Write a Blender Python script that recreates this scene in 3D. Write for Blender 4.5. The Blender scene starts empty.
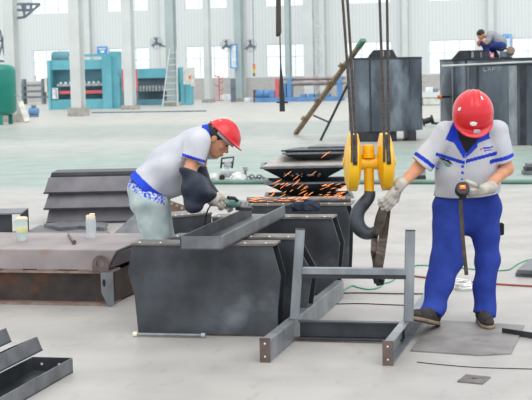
import bpy, bmesh, math, random
import numpy as np
from mathutils import Vector, Matrix

random.seed(7)
np.random.seed(7)
scene = bpy.context.scene
COL = scene.collection
R = math.radians

# ------------------------------------------------------------------ camera
F_PX = 1500.0
CAM_H = 1.86
PITCH = math.atan(132 / F_PX)
ROLL = R(-1.2)
cam_data = bpy.data.cameras.new('camera')
cam_data.sensor_width = 36.0
cam_data.sensor_fit = 'HORIZONTAL'
cam_data.lens = F_PX / 532 * 36.0
cam_data.clip_end = 600
cam_data.dof.use_dof = True
cam_data.dof.focus_distance = 10.6
cam_data.dof.aperture_fstop = 9.0
cam = bpy.data.objects.new('camera', cam_data)
COL.objects.link(cam)
CAM_M = Matrix.Translation((0, 0, CAM_H)) @ Matrix.Rotation(R(90) - PITCH, 4, 'X') @ Matrix.Rotation(ROLL, 4, 'Z')
cam.matrix_world = CAM_M
scene.camera = cam

# ------------------------------------------------------------------ world and light
world = bpy.data.worlds.new('world')
scene.world = world
world.use_nodes = True
wn = world.node_tree.nodes
wl = world.node_tree.links
wn.clear()
w_out = wn.new('ShaderNodeOutputWorld')
w_bg = wn.new('ShaderNodeBackground')
w_tc = wn.new('ShaderNodeTexCoord')
w_sep = wn.new('ShaderNodeSeparateXYZ')
w_ramp = wn.new('ShaderNodeValToRGB')
w_ramp.color_ramp.elements[0].position = 0.0
w_ramp.color_ramp.elements[0].color = (0.90, 0.96, 1.0, 1)
w_ramp.color_ramp.elements[1].position = 0.9
w_ramp.color_ramp.elements[1].color = (1.0, 0.99, 0.97, 1)
wl.new(w_tc.outputs['Generated'], w_sep.inputs[0])
wl.new(w_sep.outputs['Z'], w_ramp.inputs['Fac'])
wl.new(w_ramp.outputs['Color'], w_bg.inputs['Color'])
w_bg.inputs['Strength'].default_value = 1.34
wl.new(w_bg.outputs[0], w_out.inputs['Surface'])

sun_d = bpy.data.lights.new('daylight', 'SUN')
sun_d.energy = 1.25
sun_d.angle = R(50)
sun_d.color = (1.0, 0.98, 0.95)
sun = bpy.data.objects.new('daylight', sun_d)
COL.objects.link(sun)
sun.rotation_euler = (R(28), R(14), 0)
sun.location = (0, 0, 20)

scene.view_settings.view_transform = 'Standard'
scene.view_settings.look = 'None'
scene.view_settings.gamma = 1.0
scene.view_settings.use_curve_mapping = False
scene.view_settings.exposure = 0.0

# ------------------------------------------------------------------ pixel -> place helpers
CAM_O = Vector((0, 0, CAM_H))
CAM_R = CAM_M.to_3x3()

def ray(px, py):
    return CAM_R @ Vector(((px - 266) / F_PX, (200 - py) / F_PX, -1.0))

def G(px, py, z=0.0):
    """point at height z seen at that pixel"""
    d = ray(px, py)
    return CAM_O + d * ((z - CAM_H) / d.z)

def V(px, py, Y):
    """point at distance Y seen at that pixel"""
    d = ray(px, py)
    return CAM_O + d * (Y / d.y)

CAM_RI = np.array(CAM_R.transposed())
def proj(P):
    q = (np.asarray(P) - np.array(CAM_O)) @ CAM_RI.T
    return np.stack([266 + F_PX * q[..., 0] / -q[..., 2], 200 - F_PX * q[..., 1] / -q[..., 2]], -1)

def frame(p0, p1, z=None):
    """x along p0->p1 (level), z up, y away; origin p0"""
    x = Vector((p1.x - p0.x, p1.y - p0.y, 0)).normalized()
    zz = Vector((0, 0, 1))
    y = zz.cross(x)
    m = Matrix((x, y, zz)).transposed().to_4x4()
    m.translation = Vector((p0.x, p0.y, p0.z if z is None else z))
    return m

# ------------------------------------------------------------------ materials
def C(r, g, b):
    def f(c):
        c /= 255.0
        return c / 12.92 if c <= 0.04045 else ((c + 0.055) / 1.055) ** 2.4
    return (f(r), f(g), f(b), 1.0)

def pm(name, col, rough=0.55, metal=0.0, col2=None, scale=5.0, detail=5.0, lo=0.35, hi=0.65, bump=0.0,
       bscale=40.0, spec=0.5, stretch=(1, 1, 1), col3=None, s3=2.0, lo3=0.58, hi3=0.7):
    m = bpy.data.materials.new(name)
    m.use_nodes = True
    nt = m.node_tree
    b = nt.nodes['Principled BSDF']
    b.inputs['Roughness'].default_value = rough
    b.inputs['Metallic'].default_value = metal
    b.inputs['Specular IOR Level'].default_value = spec
    c1 = C(*col)
    if col2 is None:
        col2 = tuple(min(255, c * 1.08 + 2) for c in col)
        c1 = C(*[c * 0.93 for c in col])
    tc = nt.nodes.new('ShaderNodeTexCoord')
    mp = nt.nodes.new('ShaderNodeMapping')
    mp.inputs['Scale'].default_value = stretch
    nt.links.new(tc.outputs['Object'], mp.inputs['Vector'])
    n = nt.nodes.new('ShaderNodeTexNoise')
    n.inputs['Scale'].default_value = scale
    n.inputs['Detail'].default_value = detail
    nt.links.new(mp.outputs[0], n.inputs['Vector'])
    rp = nt.nodes.new('ShaderNodeValToRGB')
    rp.color_ramp.elements[0].position = lo
    rp.color_ramp.elements[0].color = c1
    rp.color_ramp.elements[1].position = hi
    rp.color_ramp.elements[1].color = C(*col2)
    nt.links.new(n.outputs['Fac'], rp.inputs['Fac'])
    out = rp.outputs['Color']
    if col3 is not None:
        n3 = nt.nodes.new('ShaderNodeTexNoise')
        n3.inputs['Scale'].default_value = s3
        n3.inputs['Detail'].default_value = 8
        nt.links.new(mp.outputs[0], n3.inputs['Vector'])
        r3 = nt.nodes.new('ShaderNodeValToRGB')
        r3.color_ramp.elements[0].position = lo3
        r3.color_ramp.elements[0].color = (0, 0, 0, 1)
        r3.color_ramp.elements[1].position = hi3
        r3.color_ramp.elements[1].color = (1, 1, 1, 1)
        nt.links.new(n3.outputs['Fac'], r3.inputs['Fac'])
        mx = nt.nodes.new('ShaderNodeMixRGB')
        nt.links.new(r3.outputs['Color'], mx.inputs['Fac'])
        nt.links.new(out, mx.inputs['Color1'])
        mx.inputs['Color2'].default_value = C(*col3)
        out = mx.outputs['Color']
    nt.links.new(out, b.inputs['Base Color'])
    if bump > 0:
        nb = nt.nodes.new('ShaderNodeTexNoise')
        nb.inputs['Scale'].default_value = bscale
        nt.links.new(mp.outputs[0], nb.inputs['Vector'])
        bp = nt.nodes.new('ShaderNodeBump')
        bp.inputs['Strength'].default_value = bump
        bp.inputs['Distance'].default_value = 0.01
        nt.links.new(nb.outputs['Fac'], bp.inputs['Height'])
        nt.links.new(bp.outputs[0], b.inputs['Normal'])
    return m

M = {}
M['steel'] = pm('mill_scale_steel', (56, 59, 64), 0.42, 0.35, (88, 94, 102), 3.0, 7, 0.35, 0.72, 0.05, 60, col3=(118, 126, 134), s3=2.2, lo3=0.60, hi3=0.78)
M['steel_dark'] = pm('dark_mill_scale_steel', (40, 42, 46), 0.45, 0.3, (60, 64, 70), 4.0, 6, 0.35, 0.7)
M['steel_flange'] = pm('scuffed_flange_steel', (100, 95, 93), 0.5, 0.25, (132, 127, 125), 9.0, 6, 0.35, 0.7)
M['steel_light'] = pm('bright_section_steel', (112, 118, 124), 0.38, 0.35, (150, 156, 162), 7.0, 7, 0.3, 0.7, stretch=(1, 1, 0.4))
M['steel_mid'] = pm('grey_section_steel', (92, 95, 100), 0.42, 0.35, (124, 128, 134), 6.0, 7, 0.3, 0.7)
M['steel_rusty'] = pm('rust_stained_steel', (52, 48, 48), 0.6, 0.15, (82, 70, 64), 5.0, 7, 0.35, 0.7, col3=(112, 72, 48), s3=4.0, lo3=0.56, hi3=0.75)
M['rust_edge'] = pm('rust_brown_edge', (122, 102, 94), 0.65, 0.1, (148, 130, 122), 14.0, 6)
M['plate_pink'] = pm('primer_dust_plate', (128, 120, 122), 0.6, 0.1, (156, 147, 147), 3.0, 7, 0.3, 0.7, col3=(150, 118, 108), s3=3.5, lo3=0.62, hi3=0.8)
M['plate_grey'] = pm('grey_plate', (96, 94, 100), 0.55, 0.15, (116, 114, 120), 4.0, 7, 0.3, 0.7)
M['plate_floor'] = pm('worn_floor_plate', (118, 115, 115), 0.55, 0.15, (152, 149, 147), 4.0, 8, 0.3, 0.7, col3=(88, 76, 74), s3=3.0, lo3=0.6, hi3=0.75)
M['end_brown'] = pm('brown_end_plate', (86, 72, 70), 0.55, 0.2, (112, 96, 92), 9.0, 6)
M['drum'] = pm('rolled_shell_steel', (66, 73, 82), 0.48, 0.25, (100, 109, 120), 2.2, 7, 0.36, 0.66, stretch=(1, 1, 0.4), col3=(148, 160, 172), s3=1.6, lo3=0.53, hi3=0.70)
M['yellow'] = pm('crane_yellow_paint', (236, 178, 12), 0.35, 0, (246, 194, 24), 6.0, 6, 0.3, 0.7, col3=(160, 112, 30), s3=14.0, lo3=0.68, hi3=0.74)
M['hook'] = pm('forged_dark_steel', (58, 62, 68), 0.38, 0.4, (84, 90, 98), 8.0, 5)
M['rope'] = pm('greased_wire_rope', (52, 46, 42), 0.6, 0.2, (88, 78, 70), 90.0, 2, 0.4, 0.6)
M['sling'] = pm('oily_sling_webbing', (58, 50, 44), 0.85, 0, (98, 86, 76), 22.0, 5, 0.35, 0.7, bump=0.3, bscale=90)
M['black'] = pm('black_rubber', (26, 26, 28), 0.55, 0, (40, 40, 43), 12.0, 4)
M['red'] = pm('red_helmet_plastic', (200, 26, 40), 0.22, 0, (214, 38, 50), 6.0, 5, 0.35, 0.7, col3=(226, 150, 152), s3=13.0, lo3=0.66, hi3=0.72)
M['red_clean'] = pm('red_plastic', (206, 30, 46), 0.25, 0, (218, 44, 58), 5.0)
M['white_mark'] = pm('white_print', (232, 232, 232), 0.5)
M['strap_grey'] = pm('grey_strap', (176, 178, 182), 0.6)
M['shirt'] = pm('pale_grey_work_cotton', (182, 185, 194), 0.85, 0, (202, 204, 211), 6.0, 5, 0.3, 0.7, bump=0.25, bscale=26, spec=0.2)
M['shirt_far'] = pm('grey_work_cotton', (138, 142, 150), 0.85, 0, (158, 161, 168), 8.0, spec=0.2)
M['blue'] = pm('royal_blue_cotton', (30, 58, 190), 0.8, 0, (44, 76, 208), 9.0, 5, spec=0.2)
M['trousers'] = pm('cobalt_work_trousers', (32, 50, 130), 0.85, 0, (50, 72, 160), 5.0, 6, 0.3, 0.7, bump=0.3, bscale=22, spec=0.2)
M['blue_pattern'] = pm('blue_white_patterned_cotton', (44, 72, 180), 0.85, 0, (190, 200, 228), 55.0, 2, 0.42, 0.58, spec=0.2)
M['jeans'] = pm('pale_washed_denim', (150, 168, 172), 0.9, 0, (192, 203, 204), 8.0, 6, 0.3, 0.7, bump=0.3, bscale=24, spec=0.15)
M['sleeve'] = pm('navy_sleeve_guard', (34, 40, 56), 0.55, 0, (52, 60, 78), 7.0, 5, spec=0.4)
M['tee'] = pm('black_tee', (28, 28, 32), 0.9)
M['glove'] = pm('soiled_cotton_glove', (168, 162, 154), 0.95, 0, (206, 201, 193), 18.0, 5, 0.3, 0.7, col3=(96, 90, 84), s3=12.0, lo3=0.58, hi3=0.7, spec=0.1)
M['glove_dark'] = pm('grimy_glove', (120, 108, 100), 0.95, 0, (166, 156, 148), 20.0, 5, spec=0.1)
M['skin'] = pm('skin', (196, 138, 108), 0.55, 0, (208, 152, 122), 12.0, spec=0.35)
M['skin_shade'] = pm('lips', (160, 92, 80), 0.5)
M['hair'] = pm('black_hair', (24, 22, 22), 0.6, 0, (40, 36, 34), 40.0)
M['shoe'] = pm('dark_suede_shoe', (48, 44, 44), 0.85, 0, (70, 65, 63), 20.0, spec=0.2)
M['sole'] = pm('shoe_sole', (150, 132, 108), 0.8, 0, (120, 106, 90), 12.0)
M['column'] = pm('pale_hazed_column_paint', (202, 208, 208), 0.55, 0, (214, 219, 218), 0.8, 5)  # far column colours lightened in place of haze
M['column_warm'] = pm('pale_hazed_warm_column_paint', (200, 205, 205), 0.55, 0, (213, 217, 216), 0.8, 5)
M['column_green'] = pm('grey_green_column_paint', (166, 181, 182), 0.55, 0, (180, 193, 193), 0.8, 5)
M['concrete'] = pm('concrete_footing', (150, 148, 144), 0.9, 0, (176, 173, 168), 4.0)
M['teal'] = pm('hazed_teal_paint', (92, 166, 180), 0.55, 0, (110, 182, 196), 1.2)  # both teals made paler to stand in for distance haze
M['teal_dark'] = pm('hazed_dark_teal_paint', (82, 132, 148), 0.55, 0, (96, 146, 160), 1.5)
M['tank_green'] = pm('green_tank_paint', (6, 116, 104), 0.3, 0, (20, 130, 116), 1.0)
M['machine_red'] = pm('red_machine_paint', (206, 88, 96), 0.5, 0, (216, 108, 112), 2.0)
M['machine_white'] = pm('cream_machine_paint', (206, 206, 198), 0.5)
M['machine_blue'] = pm('blue_machine_paint', (84, 130, 180), 0.5, 0, (104, 148, 194), 1.5)
M['machine_dark'] = pm('dark_machine_iron', (92, 106, 118), 0.55, 0.1, (122, 134, 144), 2.0)
M['roll_iron'] = pm('forged_roll_iron', (132, 120, 120), 0.45, 0.3, (156, 144, 142), 2.0)
M['alu'] = pm('ladder_aluminium', (186, 190, 190), 0.4, 0.4, (206, 208, 208), 3.0)
M['wood'] = pm('weathered_plank', (122, 100, 76), 0.8, 0, (152, 130, 102), 3.0, 6, 0.3, 0.7, stretch=(1, 6, 1))
M['green_paint'] = pm('green_end_paint', (84, 124, 104), 0.7)
M['trousers_far'] = pm('navy_work_cotton', (44, 58, 112), 0.85, 0, (58, 72, 132), 8.0, spec=0.2)
M['pipe_green'] = pm('grey_green_pipe', (92, 122, 112), 0.5, 0.1, (118, 146, 136), 2.0)
M['sign_blue'] = pm('sky_blue_frame', (70, 150, 214), 0.5)
M['sign_white'] = pm('notice_board_white', (214, 222, 226), 0.5)
M['frame_white'] = pm('window_frame_white', (206, 212, 214), 0.5)
M['orange'] = pm('orange_paint', (214, 112, 50), 0.5)
M['can'] = pm('pale_blue_can', (180, 204, 208), 0.35, 0, (206, 218, 214), 9.0)
M['can_yellow'] = pm('yellow_green_label', (204, 208, 150), 0.5, 0, (222, 222, 186), 20.0)
M['cream'] = pm('cream_cap', (226, 216, 184), 0.5)
M['rag'] = pm('dark_blue_rag', (40, 46, 62), 0.95, 0, (62, 70, 86), 16.0, spec=0.1)
M['tool_green'] = pm('grinder_green', (88, 128, 120), 0.45, 0, (108, 148, 138), 8.0)
M['tool_grey'] = pm('cast_tool_grey', (140, 142, 144), 0.4, 0.3, (188, 190, 190), 12.0, 5)
M['hose_red'] = pm('red_brown_hose', (150, 76, 64), 0.6)
M['hose_green'] = pm('green_hose', (72, 158, 128), 0.6)
M['cable_white'] = pm('white_cable', (228, 230, 230), 0.6)
M['mat_pink'] = pm('dull_pink_paint', (190, 130, 140), 0.6)
M['sack'] = pm('clear_plastic_wrap', (196, 198, 198), 0.3, 0, (226, 228, 228), 14.0, bump=0.5, bscale=30)
M['steel_tan'] = pm('tan_rusty_plate', (138, 112, 90), 0.7, 0, (112, 92, 78), 6.0)
M['label_orange'] = pm('orange_label', (222, 96, 44), 0.5)
M['label_yellow'] = pm('yellow_label', (222, 196, 60), 0.5)

def emit(name, col, s):
    m = bpy.data.materials.new(name)
    m.use_nodes = True
    b = m.node_tree.nodes['Principled BSDF']
    b.inputs['Base Color'].default_value = (0.05, 0.02, 0.0, 1)
    b.inputs['Emission Color'].default_value = col
    b.inputs['Emission Strength'].default_value = s
    return m
M['spark'] = emit('glowing_spark', (1.0, 0.30, 0.08, 1), 2.6)

def glassy(name, tint, mixf, rough=0.05):
    m = bpy.data.materials.new(name)
    m.use_nodes = True
    nt = m.node_tree
    nt.nodes.clear()
    o = nt.nodes.new('ShaderNodeOutputMaterial')
    t = nt.nodes.new('ShaderNodeBsdfTransparent')
    t.inputs['Color'].default_value = tint
    g = nt.nodes.new('ShaderNodeBsdfGlossy')
    g.inputs['Roughness'].default_value = rough
    mx = nt.nodes.new('ShaderNodeMixShader')
    mx.inputs['Fac'].default_value = mixf
    nt.links.new(t.outputs[0], mx.inputs[1])
    nt.links.new(g.outputs[0], mx.inputs[2])
    nt.links.new(mx.outputs[0], o.inputs['Surface'])
    return m
M['pane'] = glassy('window_glass', (0.97, 0.99, 1.0, 1), 0.06)
def bottle_mat():
    m = pm('clear_bottle_plastic', (206, 214, 218), 0.2, 0, (226, 230, 232), 10.0)
    b = m.node_tree.nodes['Principled BSDF']
    b.inputs['Alpha'].default_value = 0.62
    return m
M['bottle'] = bottle_mat()

# ------------------------------------------------------------------ mesh builder
class MB:
    def __init__(self):
        self.bm = bmesh.new()

    def _faces(self, pts, faces):
        vs = [self.bm.verts.new(p) for p in pts]
        for f in faces:
            try:
                self.bm.faces.new([vs[i] for i in f])
            except ValueError:
                pass
        return vs

    def box(self, c, s, m=None):
        x, y, z = c
        a, b, d = s[0] / 2, s[1] / 2, s[2] / 2
        pts = [Vector((x + i * a, y + j * b, z + k * d)) for k in (-1, 1) for j in (-1, 1) for i in (-1, 1)]
        if m is not None:
            pts = [m @ p for p in pts]
        self._faces(pts, [(0, 2, 3, 1), (4, 5, 7, 6), (0, 1, 5, 4), (2, 6, 7, 3), (0, 4, 6, 2), (1, 3, 7, 5)])
        return self

    def bx(self, x0, x1, y0, y1, z0, z1, m=None):
        return self.box(((x0 + x1) / 2, (y0 + y1) / 2, (z0 + z1) / 2), (x1 - x0, y1 - y0, z1 - z0), m)

    def loft(self, rings, closed_ends=True, m=None):
        """rings of equal length; quads between"""
        n = len(rings[0])
        pts = [Vector(p) for r in rings for p in r]
        if m is not None:
            pts = [m @ p for p in pts]
        fs = []
        for k in range(len(rings) - 1):
            for i in range(n):
                j = (i + 1) % n
                fs.append((k * n + i, k * n + j, (k + 1) * n + j, (k + 1) * n + i))
        if closed_ends:
            fs.append(tuple(range(n - 1, -1, -1)))
            b = (len(rings) - 1) * n
            fs.append(tuple(b + i for i in range(n)))
        self._faces(pts, fs)
        return self

    def prism(self, poly, off, m=None):
        off = Vector(off)
        a = [Vector(p) for p in poly]
        return self.loft([a, [p + off for p in a]], True, m)

    def plate_hole(self, poly, c, r, off, m=None, n=28, ry=None):
        """convex planar polygon (2D in u,v given as 3D points via axes) with a round hole; poly: list of (u,v)"""
        uv, ax_u, ax_v, org = poly
        ry = ry or r
        angs = [2 * math.pi * i / n for i in range(n)]
        for (u, v) in uv:
            angs.append(math.atan2(v - c[1], u - c[0]) % (2 * math.pi))
        angs = sorted(set(round(a, 5) for a in angs))
        outer, inner = [], []
        N = len(uv)
        for a in angs:
            d = (math.cos(a), math.sin(a))
            best = None
            for i in range(N):
                p, q = uv[i], uv[(i + 1) % N]
                ex, ey = q[0] - p[0], q[1] - p[1]
                den = d[0] * ey - d[1] * ex
                if abs(den) < 1e-9:
                    continue
                t = ((p[0] - c[0]) * ey - (p[1] - c[1]) * ex) / den
                s = ((p[0] - c[0]) * d[1] - (p[1] - c[1]) * d[0]) / den
                if t > 0 and -1e-4 <= s <= 1 + 1e-4 and (best is None or t < best):
                    best = t
            best = best or r * 1.5
            outer.append((c[0] + d[0] * best, c[1] + d[1] * best))
            inner.append((c[0] + d[0] * r, c[1] + d[1] * ry))
        ax_u, ax_v, org, off = Vector(ax_u), Vector(ax_v), Vector(org), Vector(off)
        T = lambda p: org + ax_u * p[0] + ax_v * p[1]
        rings = [[T(p) for p in inner], [T(p) for p in outer], [T(p) + off for p in outer], [T(p) + off for p in inner], [T(p) for p in inner]]
        return self.loft(rings, False, m)

    def tube(self, pts, r, n=8, caps=True, m=None, flat=None, flat_dir=None):
        """round tube through points; r float or list; flat: (w,t) ribbon with width along flat_dir"""
        P = [Vector(p) for p in pts]
        k = len(P)
        rs = r if isinstance(r, (list, tuple)) else [r] * k
        rings = []
        up = None
        for i in range(k):
            t = (P[min(i + 1, k - 1)] - P[max(i - 1, 0)])
            t = t.normalized() if t.length > 1e-9 else Vector((0, 0, 1))
            if flat is not None:
                a = Vector(flat_dir) - t * t.dot(Vector(flat_dir))
                a.normalize()
                b = t.cross(a)
                w, th = flat
                rings.append([P[i] + a * (w / 2) + b * (th / 2), P[i] - a * (w / 2) + b * (th / 2),
                              P[i] - a * (w / 2) - b * (th / 2), P[i] + a * (w / 2) - b * (th / 2)])
                continue
            if up is None:
                up = Vector((0, 0, 1)) if abs(t.z) < 0.9 else Vector((1, 0, 0))
            a = (up - t * up.dot(t)).normalized()
            up = a
            b = t.cross(a)
            rings.append([P[i] + (a * math.cos(2 * math.pi * j / n) + b * math.sin(2 * math.pi * j / n)) * rs[i] for j in range(n)])
        return self.loft(rings, caps, m)

    def lathe(self, prof, n=24, m=None, caps=True):
        """profile (r,z) about local z"""
        rings = [[(max(r, 1e-4) * math.cos(2 * math.pi * j / n), max(r, 1e-4) * math.sin(2 * math.pi * j / n), z) for j in range(n)] for r, z in prof]
        return self.loft(rings, caps, m)

    def done(self, name, mat, parent=None, world=False, smooth=False, bevel=0.0, kind=None, label=None, cat=None, group=None, sub=0):
        bm = self.bm
        bmesh.ops.recalc_face_normals(bm, faces=bm.faces)
        me = bpy.data.meshes.new(name)
        bm.to_mesh(me)
        bm.free()
        return link_mesh(me, name, mat, parent, world, smooth, bevel, kind, label, cat, group, sub)

def link_mesh(me, name, mat, parent=None, world=False, smooth=False, bevel=0.0, kind=None, label=None, cat=None, group=None, sub=0):
    o = bpy.data.objects.new(name, me)
    COL.objects.link(o)
    for mm in (mat if isinstance(mat, (list, tuple)) else [mat]):
        me.materials.append(mm)
    if smooth:
        me.polygons.foreach_set('use_smooth', [True] * len(me.polygons))
        if smooth != 'all':
            try:
                me.set_sharp_from_angle(angle=R(40))
            except Exception:
                pass
    if parent is not None:
        o.parent = parent
        if world:
            me.transform(world_matrix(parent).inverted())
    else:
        co = np.empty(len(me.vertices) * 3)
        me.vertices.foreach_get('co', co)
        co = co.reshape(-1, 3)
        c = (co.min(0) + co.max(0)) / 2
        base = Vector((c[0], c[1], co[:, 2].min()))
        me.transform(Matrix.Translation(-base))
        o.location = base
    if bevel > 0:
        b = o.modifiers.new('edge', 'BEVEL')
        b.width = bevel
        b.segments = 1
        b.limit_method = 'ANGLE'
        b.angle_limit = R(40)
    if sub:
        s = o.modifiers.new('smooth', 'SUBSURF')
        s.levels = s.render_levels = sub
    tag(o, label, cat, group, kind)
    return o

def tag(o, label=None, cat=None, group=None, kind=None):
    if label:
        o['label'] = label
    if cat:
        o['category'] = cat
    if group:
        o['group'] = group
    if kind:
        o['kind'] = kind
    return o

def world_matrix(o):
    m = o.matrix_basis.copy()
    while o.parent is not None:
        o = o.parent
        m = o.matrix_basis @ m
    return m

def thing(name, label, cat, m=None, group=None, kind=None):
    o = bpy.data.objects.new(name, None)
    o.empty_display_size = 0.1
    COL.objects.link(o)
    if m is not None:
        if isinstance(m, Matrix):
            o.matrix_basis = m
        else:
            o.location = m
    return tag(o, label, cat, group, kind)

def copy_tree(o, parent=None):
    c = o.copy()
    COL.objects.link(c)
    if parent is not None:
        c.parent = parent
    for ch in [k for k in bpy.data.objects if k.parent == o]:
        copy_tree(ch, c)
    return c

# ------------------------------------------------------------------ implicit bodies (people, cloth, gloves)
def A3(p):
    return np.array([p[0], p[1], p[2]], dtype=np.float32)

def cone(a, b, ra, rb, flat=None):
    """tapered capsule; flat=(direction, factor) thins it along that direction"""
    a, b = A3(a), A3(b)
    ba = b - a
    L = float(ba @ ba) + 1e-9
    def f(P):
        q = P - a
        if flat is not None:
            d = A3(flat[0])
            d = d / np.linalg.norm(d)
            bb = ba - d * (ba @ d)
            LL = float(bb @ bb) + 1e-9
            h = np.clip((q @ ba) / L, 0, 1)
            v = q - h[..., None] * ba
            v = v + (v @ d)[..., None] * d * (1 / flat[1] - 1)
        else:
            h = np.clip((q @ ba) / L, 0, 1)
            v = q - h[..., None] * ba
        return np.sqrt((v * v).sum(-1)) - (ra + (rb - ra) * h)
    f.bounds = (np.minimum(a, b) - max(ra, rb), np.maximum(a, b) + max(ra, rb))
    return f

def ell(c, r, axes=None):
    c = A3(c)
    r = np.array(r, dtype=np.float32)
    ax = np.eye(3, dtype=np.float32) if axes is None else np.array([list(v) for v in axes], dtype=np.float32)
    def f(P):
        q = (P - c) @ ax.T
        k0 = np.sqrt(((q / r) ** 2).sum(-1)) + 1e-6
        k1 = np.sqrt(((q / (r * r)) ** 2).sum(-1)) + 1e-6
        return k0 * (k0 - 1) / k1
    m = float(r.max())
    f.bounds = (c - m, c + m)
    return f

def plane(pt, n):
    """negative on the side opposite to n"""
    pt, n = A3(pt), A3(n)
    n = n / np.linalg.norm(n)
    return lambda P: (P - pt) @ n

def smin(a, b, k):
    if k <= 0:
        return np.minimum(a, b)
    h = np.clip(0.5 + 0.5 * (b - a) / k, 0, 1)
    return b * (1 - h) + a * h - k * h * (1 - h)

def wrinkle(P, amp, freq, seed=0.0):
    x, y, z = P[..., 0], P[..., 1], P[..., 2]
    w = np.sin(freq * (0.9 * z + 0.5 * x + 0.3 * y) + 2.2 * np.sin(freq * 0.35 * (x - z) + seed) + seed)
    w2 = np.sin(freq * 0.6 * (x * 1.1 - 0.7 * z + y * .6) + 1.7 * np.sin(freq * 0.3 * (z + y) + seed * 2) + 1.3 * seed)
    return amp * (0.6 * w + 0.5 * w2)

def sdf_mesh(name, prims, h, k=0.03, pad=0.03, post=None):
    lo = np.min([p.bounds[0] for p in prims], axis=0) - pad
    hi = np.max([p.bounds[1] for p in prims], axis=0) + pad
    n = np.ceil((hi - lo) / h).astype(int) + 1
    ax = [(lo[i] + h * np.arange(n[i])).astype(np.float32) for i in range(3)]
    P = np.stack(np.meshgrid(*ax, indexing='ij'), -1)
    f = None
    for p in prims:
        kk = getattr(p, 'k', k)
        d = p(P)
        f = d if f is None else smin(f, d, kk)
    if post is not None:
        f = post(f, P)
    s = f < 0
    sh = tuple(np.array(f.shape) - 1)
    tot = np.zeros(sh, dtype=np.int8)
    for i in (0, 1):
        for j in (0, 1):
            for l in (0, 1):
                tot += s[i:i + sh[0], j:j + sh[1], l:l + sh[2]].astype(np.int8)
    mask = (tot > 0) & (tot < 8)
    cells = np.argwhere(mask)
    idx = -np.ones(sh, dtype=np.int64)
    idx[mask] = np.arange(len(cells))
    acc = np.zeros((len(cells), 3))
    cnt = np.zeros(len(cells))
    cor = [(i, j, l) for i in (0, 1) for j in (0, 1) for l in (0, 1)]
    for a in cor:
        for axis in range(3):
            if a[axis] == 0:
                b = list(a)
                b[axis] = 1
                fa = f[cells[:, 0] + a[0], cells[:, 1] + a[1], cells[:, 2] + a[2]]
                fb = f[cells[:, 0] + b[0], cells[:, 1] + b[1], cells[:, 2] + b[2]]
                cr = (fa < 0) != (fb < 0)
                t = np.where(cr, fa / np.where(np.abs(fa - fb) < 1e-12, 1, fa - fb), 0)
                pt = np.array(a, float)[None] + t[:, None] * (np.array(b, float) - np.array(a, float))[None]
                acc[cr] += pt[cr]
                cnt[cr] += 1
    verts = lo + h * (cells + acc / np.maximum(cnt, 1)[:, None])
    quads = []
    for axis in range(3):
        u, w = (axis + 1) % 3, (axis + 2) % 3
        s0 = np.take(s, range(0, s.shape[axis] - 1), axis)
        s1 = np.take(s, range(1, s.shape[axis]), axis)
        e = np.argwhere(s0 != s1)
        e = e[(e[:, u] > 0) & (e[:, w] > 0) & (e[:, u] < sh[u]) & (e[:, w] < sh[w])]
        inside_low = s[e[:, 0], e[:, 1], e[:, 2]]
        q = []
        for du, dw in ((-1, -1), (0, -1), (0, 0), (-1, 0)):
            cc = e.copy()
            cc[:, u] += du
            cc[:, w] += dw
            q.append(idx[cc[:, 0], cc[:, 1], cc[:, 2]])
        q = np.stack(q, 1)
        q[~inside_low] = q[~inside_low][:, ::-1]
        quads.append(q)
    quads = np.concatenate(quads)
    me = bpy.data.meshes.new(name)
    me.from_pydata(verts.tolist(), [], quads.tolist())
    me.update()
    return me

def in_poly(px, poly):
    x, y = px[:, 0], px[:, 1]
    res = np.zeros(len(px), bool)
    n = len(poly)
    for i in range(n):
        x0, y0 = poly[i]
        x1, y1 = poly[(i + 1) % n]
        c = ((y0 > y) != (y1 > y)) & (x < (x1 - x0) * (y - y0) / ((y1 - y0) if y1 != y0 else 1e-9) + x0)
        res ^= c
    return res

def face_data(me):
    n = len(me.polygons)
    c = np.empty(n * 3)
    me.polygons.foreach_get('center', c)
    nn = np.empty(n * 3)
    me.polygons.foreach_get('normal', nn)
    return c.reshape(-1, 3), nn.reshape(-1, 3)

def set_mats(me, idx):
    me.polygons.foreach_set('material_index', np.asarray(idx, dtype=np.int32))

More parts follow.
